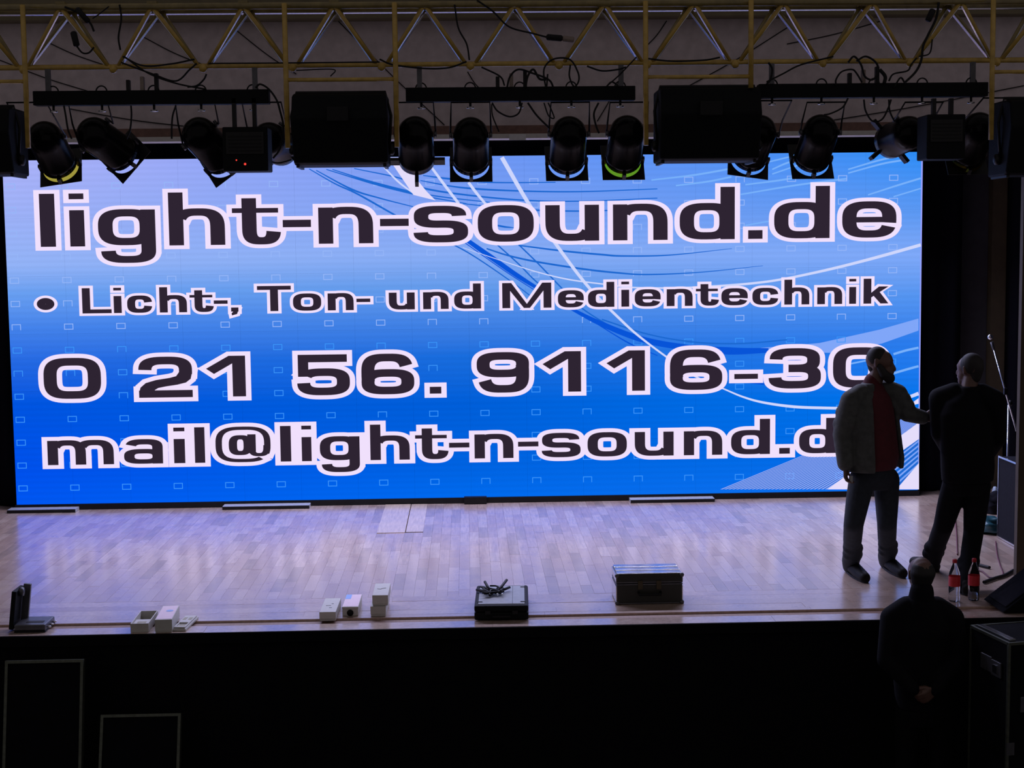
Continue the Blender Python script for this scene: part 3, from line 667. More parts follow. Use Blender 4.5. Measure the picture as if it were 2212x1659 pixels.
def effect_light(xl, xr, yt, yb, label, leds):
    a, b = S(xl, yt, YT), S(xr, yb, YT); c = (a+b)/2; W, H = b.x-a.x, a.z-b.z
    e = empty('effect_light', c, label, 'effect light'); MB().bb((-W/2, -.1, -H/2), (W/2, .12, H/2)).build('housing', 'box_black', e, bevel=.008)
    MB().bb((-W*.3, -.045, H/2), (-W*.3+.025, -.01, S(xl,214,YT).z-c.z)).build('stem', 'black_paint', e); MB().bb((W*.15, -.045, H/2), (W*.15+.025, -.01, S(xl,214,YT).z-c.z)).build('stem', 'black_paint', e)
    MB().bb((-W*.42, -.108, -H*.12), (W*.42, -.101, H*.38)).build('cooling_plate', 'black_paint', e, bevel=.002)
    for k in range(5): MB().bb((-W*.36, -.112, -H*.05+k*H*.08), (W*.36, -.109, -H*.05+k*H*.08+.008)).build('vent_slat', 'rubber', e)
    for u, v, s_ in leds: MB().sphere((W*(u-.5), -.102, H*(.5-v)), s_, 8, 5).build('indicator_led', 'led_red', e)
effect_light(485, 584, 277, 371, 'boxy black effect light with small red indicator dots', [(.30,.75,.005), (.49,.84,.008)])
effect_light(1993, 2074, 250, 345, 'boxy black effect light in front of the right side curtain', [])
a = S(1118, 296, YP-.05); tag(MB().bb((a.x-.062, YP-.038, a.z-.022), (a.x+.062, YP-.031, a.z+.022)).build('paper_label', 'paper_white'), 'small white paper label on the header edge above the screen', 'label')

# cables and wires overhead
def cable(pts, Y, r, label, m='rubber', name='cable', cat='cable', con=None):
    P = smoothpts([S(p[0], p[1], Y if len(p) < 3 else p[2]) for p in pts], 7); c = sum(P, Vector())/len(P)
    if con:
        e = empty(name, c, label, cat); MB().tube([p-c for p in P], r, 6).build('wire', m, e)
        for (q0, q1, rr, mm) in con:
            A, B = S(*q0, Y-.005)-c, S(*q1, Y-.005)-c; MB().tube([A, A.lerp(B,.08), A.lerp(B,.92), B], [rr*.6, rr, rr, rr*.7], 10).build('connector', mm, e)
        return e
    o = MB().tube([p-c for p in P], r, 6).build(name, m, loc=c); return tag(o, label, cat)
YK = YT-.06
cable([(140,15),(175,30),(195,50),(203,68)], YK-.1, .007, 'black cable bundle hanging at the upper left truss joint', con=[((165,18),(192,48),.018,'rubber')])
cable([(200,40),(215,30),(235,14)], YK-.1, .004, 'short thin black cable beside the upper left truss joint')
cable([(203,102),(192,114),(178,114),(166,100)], YK-.1, .006, 'black cable with plug hanging in the left truss bay', con=[((158,68),(166,100),.020,'rubber')])
cable([(258,10),(262,40),(256,80),(260,108)], YK-.1, .006, 'black cable dropping straight between the left diagonals')
cable([(265,122),(310,142),(370,138),(420,128)], YK, .006, 'black cable sagging along the bottom chord, left')
cable([(262,135),(330,160),(380,175),(410,150),(425,137)], YK, .006, 'black cable loop under the bottom chord at left')
cable([(268,122),(320,158),(380,180),(445,193)], YK, .006, 'black cable running down to the left lighting bar')
cable([(446,160),(440,172),(425,185),(405,188)], YK, .006, 'short curved cable right of the left cable loop')
cable([(138,228),(142,250),(147,280),(155,300)], YK, .006, 'black lamp cord beside the leftmost lamp')
cable([(283,228),(284,250),(281,280),(273,300)], YK, .006, 'black lamp cord right of the tilted lamp')
cable([(380,228),(373,250),(371,275),(371,300)], YK, .006, 'black lamp cord left of the third lamp')
cable([(552,190),(562,182),(580,192),(597,215),(605,240),(612,275),(605,320),(590,342)], YK, .007, 'thick black cable curling past the left bar end')
cable([(576,345),(600,352),(630,345)], YC, .005, 'thin black cord loop left of the middle loudspeaker', )
cable([(450,137),(620,136),(820,134)], YK, .005, 'straight black cable clipped to the chord above the left speaker')
cable([(640,152),(720,150),(714,165)], YK, .004, 'thin cable beneath the chord above the left speaker')
cable([(820,128),(850,140),(920,148),(970,146),(1008,133)], YK, .006, 'black cable sagging under the chord right of the left speaker')
cable([(982,10),(990,60),(1008,95),(1014,130)], YK-.1, .006, 'black cable dropping to the centre truss joint')
cable([(1030,0),(1065,25),(1100,58),(1150,72),(1180,80)], YK-.1, .006, 'black cable running to the inline plug at centre', con=[((1180,80),(1215,83),.020,'rubber'),((1215,83),(1240,86),.019,'connector_tan')])
cable([(1040,145),(1080,165),(1090,185)], YK, .006, 'black cable dropping to the middle bar, left strand')
cable([(1095,190),(1102,165),(1120,150),(1150,158),(1185,172),(1196,190)], YK, .007, 'black cable arch above the middle lighting bar')
cable([(1135,190),(1140,165),(1152,150),(1165,170),(1180,172)], YK, .008, 'thick black cable arch above the middle bar centre')
cable([(1183,160),(1180,190),(1175,150),(1195,128),(1230,128),(1248,155),(1250,175),(1240,187),(1230,165),(1232,140)], YK, .006, 'coiled black cable wrapped around the centre right truss joint')
cable([(1268,143),(1300,153),(1335,150),(1352,145)], YK, .006, 'black cable sagging beside the middle bar hanger')
cable([(1310,187),(1322,177),(1338,188)], YK, .006, 'small black cable hoop at the right end of the middle bar')
cable([(1312,185),(1340,160),(1375,123)], YK, .005, 'thin black cable rising to the chord right of the middle bar')
cable([(1063,222),(1075,240),(1100,252),(1120,245),(1128,222)], YK, .006, 'black cable slack beneath the middle bar, left')
cable([(1140,222),(1160,250),(1188,278)], YK, .007, 'black cable descending to the lamp right of centre')
cable([(1175,222),(1185,250),(1197,255),(1190,235),(1184,222)], YK, .005, 'small tangled cable under the middle bar')
cable([(1293,222),(1283,245),(1287,270),(1294,288)], YK, .007, 'black cable hanging between the two centre right lamps', )
cable([(1062,225),(1064,250),(1078,285)], YK, .005, 'thin black cord beside the centre left lamp')
cable([(1395,126),(1450,132),(1520,130),(1555,124)], YK, .006, 'black cable sagging along the chord above the right speaker')
cable([(1660,135),(1668,150),(1664,172),(1656,182)], YK, .007, 'black cable dropping to the left end of the right bar')
cable([(1656,177),(1690,160),(1730,140),(1800,122)], YK, .006, 'black cable rising from the right bar to the chord')
cable([(1806,185),(1806,172),(1818,155),(1840,150),(1850,158),(1862,178)], YK, .006, 'black cable arch over the right bar, left strand')
cable([(1832,135),(1845,122),(1860,140),(1868,165),(1885,172),(1897,155),(1892,135),(1870,122),(1850,132)], YK, .007, 'tangle of black cable above the right lighting bar')
cable([(1900,150),(1912,165),(1910,180)], YK, .012, 'thick black cable stub above the right lighting bar')
cable([(1920,175),(1930,160),(1960,153),(1968,140),(1980,125)], YK, .006, 'black cable wriggling up from the right bar to the joint')
cable([(2028,5),(2022,40),(2005,75),(1994,100),(1990,130),(1978,155),(1955,178)], YK-.1, .008, 'thick black cable with plug falling through the right truss bay', con=[((2016,20),(2004,46),.020,'rubber')])
cable([(2014,85),(2008,115),(1985,122)], YK-.1, .005, 'thin black cable in the right truss bay')
cable([(1866,215),(1870,240),(1885,262),(1905,258),(1918,235),(1925,215)], YK, .006, 'black cable loop sagging beneath the right bar')
cable([(1920,215),(1922,240),(1932,262)], YK, .006, 'black lamp cord left of the right effect light')
cable([(1832,212),(1820,232),(1795,245),(1780,248)], YK, .006, 'black cable curving to the lone lamp on the right')
cable([(1931,190),(1945,168),(1955,180)], YK, .006, 'small black cable hoop at the middle of the right bar')
for (p, q, y, lb) in (((0,130),(200,200),YP-.006,'thin guy wire at far left behind the hanging frame'), ((90,85),(230,142),YP-.006,'thin wire crossing the left truss bay on the wall'), ((310,80),(440,140),YP-.006,'thin wire behind the second truss bay'),
                      ((150,235),(420,275),YP-.006,'thin wire sagging behind the left lamps'), ((510,65),(640,160),YP-.006,'dark thin wire above the left speaker frame'), ((730,45),(960,270),YP-.006,'long dark wire slanting behind the left speaker'),
                      ((1400,96),(1440,45),YP-.006,'short thin wire right of the centre tube'), ((1700,95),(1905,45),YP-.006,'thin wire slanting up in the right truss bay'), ((1480,190),(1700,60),YP-.006,'thin wire slanting behind the right speaker'),
                      ((1700,275),(2212,185),YP-.006,'long thin wire slanting up to the right edge'), ((1290,262),(1340,170),YP-.006,'thin wire behind the lime filter lamp'), ((1010,155),(1040,195),YP-.006,'short thin wire above the middle bar')):
    cable([p, ((p[0]+q[0])/2, (p[1]+q[1])/2+4), q], y, .004, lb, 'rubber', 'guy_wire', 'wire')
# ------------------------------------------------------------------ added fill light to brighten the floor, hung out of sight behind the header
bt = empty('floor_fill', (0, -.75, 4.35), 'long added fill light, unseen behind the header above the video wall', 'fill light')
MB().bb((-4.4, -.14, .06), (4.4, .14, .10)).build('tray', 'black_paint', bt)
for s_, lo_ in ((-1, -.06), (1, -.26)): MB().bb((-4.4, s_*.14-.008, lo_), (4.4, s_*.14+.008, .10)).build('fill_shield', 'black_paint', bt)  # unseen shields; the rear one reaches lower to keep added light off the valance
for s_ in (-1, 1): MB().tube([(s_*3.6, 0, .10), (s_*3.6, 0, .85)], .02, 8).build('hanger', 'dark_steel', bt)
ld = bpy.data.lights.new('floor_fill_lamp', 'AREA'); ld.shape = 'RECTANGLE'; ld.size = 8.6; ld.size_y = .22; ld.energy = FILL_WATTS; ld.color = (.66, .66, 1.0)
lo = bpy.data.objects.new('floor_fill_lamp', ld); COL.objects.link(lo); lo.parent = bt; lo.location = (0, 0, .05); lo.rotation_euler = (math.radians(-12), 0, 0)

# ------------------------------------------------------------------ things on the stage
def carton(name, fbl, fbr, ytop, backtop, label, cat, kind='closed', group=None, zbase=0, print_=None):
    A, B = FL(*fbl, zbase), FL(*fbr, zbase); f = (B-A); f.z = 0; W = f.length; f.normalize(); n = Vector((-f.y, f.x, 0))
    pr = S(fbl[0], ytop, A.y); H = max(.015, pr.z-zbase); bt_ = FL(backtop[0], backtop[1], zbase+H); Dp = max(.05, (bt_-A).dot(n))
    ang = math.atan2(f.y, f.x); sk = (bt_-A).dot(f)/Dp
    ang += -math.atan(sk)*.7 if abs(sk) > .05 else 0
    c = A+f*(W/2)+n*(Dp/2); c.z = zbase
    e = empty(name, c, label, cat, group); e.rotation_euler = (0, 0, ang)
    return e, W, Dp, H
def lid_box(e, W, D, H, lidf=.45, m='white_card'):
    MB().bb((-W/2+.002, -D/2+.002, .001), (W/2-.002, D/2-.002, H*(1-lidf))).build('base', m, e, bevel=.002)
    return MB().bb((-W/2, -D/2, H*(1-lidf)+.001), (W/2, D/2, H)).build('lid', m, e, bevel=.002)
e, W, D, H = carton('open_carton', (277,1366), (315,1366), 1347, (294,1319), 'open white carton with empty dark inside at the stage edge', 'box', group='small white cartons on the stage edge')
for nm, a, b in (('wall', (-W/2,-D/2,.001), (W/2,-D/2+.006,H)), ('wall', (-W/2,D/2-.006,.001), (W/2,D/2,H)), ('wall', (-W/2,-D/2+.006,.001), (-W/2+.006,D/2-.006,H)), ('wall', (W/2-.006,-D/2+.006,.001), (W/2,D/2-.006,H))): MB().bb(a, b).build(nm, 'white_card', e)
MB().bb((-W/2+.006,-D/2+.006,.001), (W/2-.006,D/2-.006,.006)).build('bottom', 'white_card_inner', e)
MB().bb((-W/2+.006,-D*.45,H*.55), (W/2-.006,-D*.02,H*.78)).build('insert', 'white_card', e, bevel=.004)
MB().bb((-W*.25,-D*.38,H*.78), (W*.25,-D*.2,H*.80)).build('insert_slot', 'white_card_inner', e)
e, W, D, H = carton('carton', (327,1367), (363,1367), 1338.5, (337,1308), 'closed white carton between the open carton and the flat tray', 'box', group='small white cartons on the stage edge'); l = lid_box(e, W, D, H, .9); MB().bb((-W*.46,-D*.46,H), (W*.46,D*.46,H+.0012)).build('print', 'print_pink', l); MB().lathe([(.0001,H+.0022),(W*.22,H+.0022)], 20, Matrix.Translation((W*.1,D*.1,0))).build('print_spot', 'print_blue', l)
e, W, D, H = carton('packing_tray', (373,1364), (400,1364), 1355, (403,1328), 'flat white moulded packing tray lying on the stage edge', 'tray', group='small white cartons on the stage edge')
W *= 1.1
MB().bb((-W/2,-D/2,.001), (W/2,D/2,H*.6)).build('base', 'white_card', e, bevel=.003)
for a, b in (((-W*.42,-D*.1,H*.6), (W*.42,D*.45,H)), ((-W*.42,-D*.47,H*.6), (W*.42,-D*.40,H)), ((-W*.42,-D*.40,H*.6), (-W*.32,-D*.1,H)), ((W*.32,-D*.40,H*.6), (W*.42,-D*.1,H))): MB().bb(a, b).build('ridge', 'white_card', e, bevel=.002)
MB().bb((-W*.25,-D*.36,H*.58), (W*.25,-D*.15,H*.62)).build('pocket', 'white_card_inner', e)
for k in (-1, 1): MB().bb((k*W*.2-.012,D*.1,H*.995), (k*W*.2+.012,D*.28,H*1.03)).build('slot', 'white_card_inner', e)
e, W, D, H = carton('carton', (686,1342), (721,1342), 1322, (695,1292), 'white carton with small print, leftmost of the middle three', 'box', group='small white cartons on the stage edge'); l = lid_box(e, W, D, H, .8)
for x, y, a in ((-.1,-.05,.018), (.12,.08,.008), (.08,-.2,.010)): MB().bb((W*x-a,D*y-.004,H), (W*x+a,D*y+.004,H+.001)).build('print', 'rubber', l)
e, W, D, H = carton('carton', (735,1331), (770,1331), 1311, (741,1284), 'white carton with blue corner print and dark round hole in front', 'box', group='small white cartons on the stage edge'); l = lid_box(e, W, D, H, .25); MB().bb((-W*.47,-D*.47,H), (W*.47,D*.47,H+.0012)).build('print', 'print_pink', l); MB().bb((-W*.47,D*.12,H+.0013), (-W*.12,D*.47,H+.002)).build('print_corner', 'print_blue', l)
MB().lathe([(.0001,0),(W*.2,0),(W*.2,.004)], 20, Matrix.Translation((0,-D/2-.0035,H*.36)) @ Matrix.Rotation(-PI/2,4,'X')).build('hole', 'rubber', e)
e, W, D, H = carton('carton', (797,1332), (830,1332), 1310, (803,1282), 'lower white carton of the stack of two', 'box', group='small white cartons on the stage edge'); lid_box(e, W, D, H, .8); zlow = H; c2 = e.location.copy()
e2 = empty('carton', (c2.x+.012, c2.y, zlow+.001), 'upper white carton with a dark scribble, on the stack of two', 'box', 'small white cartons on the stage edge'); l = lid_box(e2, W*1.02, D*.95, H*1.05, .85)
MB().tube([(-.03,.01,H*1.05+.001),(-.005,-.005,H*1.05+.001),(.0,.015,H*1.05+.001),(.03,.03,H*1.05+.001)], .0018, 5).build('scribble', 'rubber', l)
# tool cases
e, W, D, H = carton('equipment_case', (1021,1341), (1138,1341), 1308, (1023,1264), 'black equipment case with grey lid top and a heap of cables on it', 'case')
MB().bb((-W/2,-D/2,.004), (W/2,D/2,H*.55)).build('body', 'box_black', e, bevel=.012); l = MB().bb((-W/2,-D/2,H*.56), (W/2,D/2,H)).build('lid', 'box_black', e, bevel=.014)
MB().bb((-W*.43,-D*.44,H-.001), (W*.43,D*.44,H+.004)).build('lid_panel', 'grey_panel', l, bevel=.002)
MB().bb((W*.20,-D*.43,H+.004), (W*.205,D*.43,H+.006)).build('panel_seam', 'rubber', l)
for sx in (-1,1):
    for sy in (-1,1): MB().bb((sx*W*.40-.018,sy*D*.36-.004,H+.004), (sx*W*.40+.018,sy*D*.36+.004,H+.008)).build('rivet_strip', 'rubber', l)
    MB().bb((sx*W*.25-.02,-D/2-.010,H*.42), (sx*W*.25+.02,-D/2,H*.68)).build('latch', 'black_paint', e, bevel=.003)
MB().tube([(-.06,-D/2-.004,H*.35),(-.06,-D/2-.03,H*.33),(.06,-D/2-.03,H*.33),(.06,-D/2-.004,H*.35)], .008, 8).build('handle', 'rubber', e)
ce = empty('cable_heap', (e.location.x-.06, e.location.y+.02, H+.008), 'heap of black cable ends with two bright plugs on the equipment case', 'cables')
random.seed(21)
for k in range(7):
    a0 = random.uniform(0, 2*PI); pts = [(random.uniform(-.10,.09), random.uniform(-.12,.10), random.uniform(.008,.035)) for _ in range(4)]
    MB().tube(smoothpts(pts, 5), .0065, 6).build('cable', 'rubber', ce)
for a, b in (((.02,-.05,.012),(.10,.12,.07)), ((-.12,.08,.01),(-.04,-.02,.02)), ((-.02,.0,.012),(-.06,.12,.06)), ((.05,.02,.012),(.12,.10,.02))): MB().tube([a, b], .010, 8).build('plug', 'rubber', ce)
for x in (.028, .062): MB().sphere((x,-.10,.016), .009, 8, 6).build('plug_tip', 'chrome', ce)
e, W, D, H = carton('aluminium_case', (1328,1305), (1471,1305), 1240, (1315,1219.5), 'silver ribbed aluminium case with dark front standing on the boards', 'case')
MB().bb((-W/2,-D/2,.006), (W/2,D/2,H*.66)).build('body', 'case_olive', e, bevel=.010); l = MB().bb((-W/2,-D/2,H*.69), (W/2,D/2,H-.004)).build('lid', 'case_olive', e, bevel=.010)
for k in range(3): MB().bb((-W*.49,-D/2+D*(.02+.34*k),H-.004), (W*.49,-D/2+D*(.30+.34*k),H+.006)).build('rib', 'aluminium', l, bevel=.004)
for z0_, z1_ in ((.62,.66), (.69,.73), (.0,.04)): MB().bb((-W*.503,-D*.505,H*z0_+.004), (W*.503,D*.505,H*z1_+.004)).build('trim_band', 'dark_steel', e)
for sx in (-1,1):
    MB().bb((sx*W*.5-.004,-D*.48,H*.06), (sx*W*.5+.004,D*.48,H*.60)).build('side_panel', 'aluminium', e); MB().bb((sx*W*.5-.004,-D*.48,H*.74), (sx*W*.5+.004,D*.48,H*.96)).build('side_panel', 'aluminium', e)
    MB().bb((sx*W*.14-.018,-D/2-.012,H*.50), (sx*W*.14+.018,-D/2,H*.78)).build('latch', 'post_brown', e, bevel=.003)
    for sz in (.05,.95): MB().sphere((sx*W*.49,-D*.49,H*sz), .018, 8, 6).build('corner_cap', 'dark_steel', e)
MB().tube([(-.08,-D/2-.004,H*.40),(-.08,-D/2-.04,H*.36),(.08,-D/2-.04,H*.36),(.08,-D/2-.004,H*.40)], .010, 8).build('handle', 'rubber', e)
# L-shaped device on the left
A, B = FL(30,1368), FL(98,1366); W = (B-A).length
e = empty('floor_bracket', ((A.x+B.x)/2, A.y+.13, 0), 'black L-shaped metal floor bracket with upright plate at the left stage edge', 'bracket')
MB().bb((-W/2,-.12,.012), (W/2,.12,.055)).build('base', 'dark_steel', e, bevel=.008); MB().bb((-W*.2,-.06,.055), (W*.36,-.02,.058)).build('slot', 'rubber', e)
MB().bb((-W/2,-.125,.0), (W/2,.125,.012)).build('pad', 'rubber', e)
R_ = Matrix.Rotation(math.radians(7), 3, 'Y'); mb = MB().box((-W/2-.02, .02, .145), (.032,.20,.27), R_); mb.build('upright', 'box_black', e, bevel=.006)
MB().box((-W/2+.03, .08, .17), (.05,.03,.26), R_).build('rib', 'dark_steel', e, bevel=.004); MB().lathe([(0,0),(.03,0),(.03,.03),(0,.034)], 14, Matrix.Translation((-W/2+.01,.0,.26)) @ Matrix.Rotation(PI/2,4,'Y')).build('knob', 'dark_steel', e)
for k in range(3): MB().tube([(W/2-.002,-.08+.07*k,.03), (W/2+.03,-.08+.07*k,.03)], .006, 6).build('pin', 'chrome', e)
# bottles
def bottle(px, py, label):
    c = FL(px, py); e = empty('water_bottle', c, label, 'bottle', 'bottles by the dark suited man'); r = .041
    MB().lathe([(.0001,.004),(r*.7,.001),(r*.95,.008),(r,.03),(r*.94,.06),(r,.09),(r*.97,.12),(r,.15),(r,.19),(r*.9,.215),(r*.55,.255),(.0145,.275),(.0145,.29)], 24).build('body', 'bottle_plastic', e)
    MB().lathe([(r*1.015,.115),(r*1.02,.118),(r*1.02,.185),(r*1.015,.188)], 24).build('wrap_label', 'bottle_red', e)
    MB().lathe([(.0001,.312),(.015,.311),(.0165,.305),(.0165,.285),(.014,.284)], 16).build('cap', 'cap_red', e)
bottle(2061, 1299, 'clear plastic bottle with red label left of the dark trouser leg')
bottle(2103, 1297, 'clear plastic bottle with red label right of the dark trouser leg')
# microphone stand in the right wing
Ym = -2.15; tp = S(2179, 870, Ym); e = empty('microphone_stand', (tp.x, Ym, 0), 'chrome microphone boom stand in the right wing', 'microphone stand'); base = Vector((tp.x, Ym, 0))
MB().tube([(0,0,.03), (0,0,tp.z)], .010, 10).build('pole', 'chrome', e)
a, b = S(2146, 752, Ym)-base, S(2196, 932, Ym-.12)-base; MB().tube([a, b], .008, 10).build('boom', 'chrome', e)
m_ = a.lerp(b, .52); MB().sphere((0, -.03, tp.z), (.022,.03,.028), 12, 8).build('clutch', 'black_paint', e); MB().box(m_, (.03,.03,.06)).build('grip', 'black_paint', e, bevel=.004)
t0 = S(2139, 728, Ym)-base; mc = MB().tube([a+(a-t0)*.3, a, t0.lerp(a,.45)], [.010,.012,.014], 10).build('microphone', 'dark_steel', e); MB().sphere(t0, .024, 12, 8).build('microphone_grille', 'chrome', mc)
for k in range(3):
    q = 2*PI*k/3+.4; MB().tube([(0,0,.10), (.26*math.cos(q), .26*math.sin(q), .012)], .008, 8).build('leg', 'black_paint', e)
# case and bags in the right wing
A, B = FL(2155,1161), FL(2198,1185); zt_ = S(2155, 986, A.y).z; v = B-A; v.z = 0; L = v.length+.25; v.normalize(); n_ = Vector((-v.y, v.x, 0))
c = A+v*(L/2)+n_*.2; e = empty('upright_case', (c.x, c.y, 0), 'tall dark blue case with pale edges beside the brown column', 'case'); e.rotation_euler = (0, 0, math.atan2(v.y, v.x))
MB().bb((-L/2,-.2,.01), (L/2,.2,zt_)).build('body', 'wall_dark', e, bevel=.004)
for y in (-.2,.2):
    for z in (.012, zt_): MB().bb((-L/2,y-.008,z-.008), (L/2,y+.008,z+.008)).build('edge_strip', 'aluminium', e)
    for x in (-L/2, L/2): MB().bb((x-.006,y-.006,.012), (x+.006,y+.006,zt_)).build('edge_strip', 'aluminium', e)
def bag(px, py, rx, ry, rz, m, label, seed):
    c = FL(px, py); mb = MB(); mb.sphere((0,0,0), 1, 28, 18); rnd = random.Random(seed); ph = [rnd.uniform(0,6) for _ in range(8)]; vs = []
    for p in mb.v:
        p = Vector(p); k = 1+.16*math.sin(5*p.x+ph[0]+3*p.z)+.14*math.sin(7*p.y+ph[1]+2*p.x)+.10*math.sin(11*p.z+ph[2]+5*p.y)
        z = max(p.z*k*rz, -rz*.5); vs.append((p.x*k*rx, p.y*k*ry, z+rz*.5))
    mb.v = vs; o = mb.build('plastic_bag', m, loc=(c.x, c.y, .003)); return tag(o, label, 'bag')
bag(2134, 1150, .15, .13, .10, 'bag_blue', 'crumpled dark teal plastic bag lying by the tall case', 3)
bag(2143, 1108, .11, .10, .13, 'wall_dark', 'dark bundle behind the crumpled bag in the right wing', 5)
bag(2152, 1092, .05, .05, .12, 'bag_pale', 'pale crumpled cloth on the heap in the right wing', 8)
def floorcable(pts, r, label, m='rubber'):
    P = [Vector((p.x, p.y, r+.003)) for p in smoothpts([FL(*q) for q in pts], 7)]; c = sum(P, Vector())/len(P); o = MB().tube([p-c for p in P], r, 6).build('cable', m, loc=c); return tag(o, label, 'cable')
floorcable([(2060,1078),(2062,1110),(2066,1150),(2068,1200)], .006, 'thin dark red cable on the floor between the dark legs', 'cable_red')
floorcable([(2151,1172),(2154,1200),(2160,1222),(2166,1245),(2140,1250),(2122,1237),(2108,1235)], .006, 'thin red cable winding over the floor to the bottles', 'cable_red')
floorcable([(2108,1222),(2122,1226),(2138,1230)], .012, 'short dark cable end right of the bottles')
floorcable([(2125,1262),(2150,1253),(2170,1247),(2190,1236)], .013, 'black cable running toward the brown column base')
floorcable([(2170,1282),(2185,1274),(2195,1262),(2190,1254)], .008, 'black cable with pale tip near the wedge monitor')
# dark monitor wedge at the right stage edge
a = S(2163, 1334, -4.9); e = empty('monitor_wedge', (a.x+.36, -4.72, 0), 'black monitor wedge at the far right of the stage edge', 'loudspeaker')
MB().prism([(-.36,.012),(.36,.012),(.36,.30),(.02,.30)], 1, -.2, .2).build('cabinet', 'stage_black', e, bevel=.01)
R_ = Matrix.Rotation(-math.atan2(.288,.38), 3, 'Y'); MB().box((-.175,0,.160), (.38,.34,.008), R_).build('grille', 'black_cloth', e)
for y in (-.15,.15): MB().bb((-.3,y-.02,.001), (.3,y+.02,.012)).build('foot', 'rubber', e)

# ------------------------------------------------------------------ flight cases in the hall
def flight_case(c, W, D, H, rot, label, z=HF):
    e = empty('flight_case', (c[0], c[1], z), label, 'flight case', 'dark flight cases with metal edges in front of the stage'); e.rotation_euler = (0, 0, rot); t = .017; h0 = .10
    MB().bb((-W/2+.004,-D/2+.004,h0), (W/2-.004,D/2-.004,H-.004)).build('body', 'stage_black', e)
    for y in (-D/2+t/2-.002, D/2-t/2+.002):
        for zz in (h0+t/2, H-t/2): MB().bb((-W/2,y-t/2,zz-t/2), (W/2,y+t/2,zz+t/2)).build('edge_profile', 'case_edge', e)
        for x in (-W/2+t/2-.002, W/2-t/2+.002): MB().bb((x-t/2,y-t/2,h0+t), (x+t/2,y+t/2,H-t)).build('edge_profile', 'case_edge', e)
    for x in (-W/2+t/2-.002, W/2-t/2+.002):
        for zz in (h0+t/2, H-t/2): MB().bb((x-t/2,-D/2+t,zz-t/2), (x+t/2,D/2-t,zz+t/2)).build('edge_profile', 'case_edge', e)
    for sx in (-1,1):
        for sy in (-1,1):
            q = MB().lathe([(.0001,-.02),(.03,-.02),(.04,0),(.03,.02),(.0001,.02)], 12, Matrix.Translation((sx*(W/2-.07),sy*(D/2-.07),.042)) @ Matrix.Rotation(PI/2,4,'Y')).build('castor', 'rubber', e)
            MB().bb((sx*(W/2-.07)-.03,sy*(D/2-.07)-.03,.083), (sx*(W/2-.07)+.03,sy*(D/2-.07)+.03,h0)).build('castor_plate', 'dark_steel', q)
    return e
def latch(e, p, R, m='dark_steel'):
    o = MB().box(p, (.11,.014,.10), R).build('latch', m, e, bevel=.004); MB().box(Vector(p)+(R@Vector((0,-.010,.0))), (.05,.010,.05), R).build('latch_wing', 'aluminium', o); return o
I3 = Matrix.Identity(3)
for (x0, x1, yt, lb) in ((11,180,1416,'taller dark panel with metal frame leaning on the stage front at far left'), (218,391,1528,'lower dark panel with metal frame leaning on the stage front at left')):
    Yq = -5.16; a, b = S(x0, yt+3, Yq), S(x1, yt-2, Yq); W = b.x-a.x; H = (a.z+b.z)/2-HF; t = .019
    e = empty('framed_panel', ((a.x+b.x)/2, Yq-.26, HF), lb, 'panel', 'framed dark panels leaning on the stage front'); e.rotation_euler = (-math.atan2(.26, H), 0, 0)
    MB().bb((-W/2+t*.6,.012,.02), (W/2-t*.6,.05,H-.004)).build('board', 'stage_black', e)
    for x in (-W/2+t/2, W/2-t/2): MB().bb((x-t/2,0,.004), (x+t/2,.055,H)).build('frame_profile', 'case_edge', e)
    for zz in (t/2+.004, H-t/2): MB().bb((-W/2+t,0,zz-t/2), (W/2-t,.055,zz+t/2)).build('frame_profile', 'case_edge', e)
P0 = S(2179, 1389, -6.05); Lc = FL(2096, 1350, P0.z); v = Lc-P0; D = v.length; v.normalize(); u = Vector((v.y, -v.x, 0)); W = .62
c = P0+v*(D/2)+u*(W/2); e = flight_case((c.x, c.y), W, D, P0.z-HF, math.atan2(u.y, u.x), 'dark flight case standing corner-on at the lower right edge')
Hc = P0.z-HF; latch(e, (-W*.5+.14,-D/2-.005,Hc-.40), I3); latch(e, (-W/2-.004, -D*.22, Hc-.20), Matrix.Rotation(-PI/2, 3, 'Z')); MB().bb((-W/2-.01,-D*.1,Hc-.24), (-W/2,D*.18,Hc-.14)).build('handle_dish', 'dark_steel', e, bevel=.004)
MB().bb((-W/2+.03,-D*.42,Hc-.002), (-W/2+.07,D*.42,Hc+.012)).build('top_strip', 'aluminium', e)
h = Hc-.72; MB().bb((-W/2-.004,-D/2-.006,h), (-W/2+.05,-D/2,h+.08)).build('corner_plate', 'dark_steel', e)

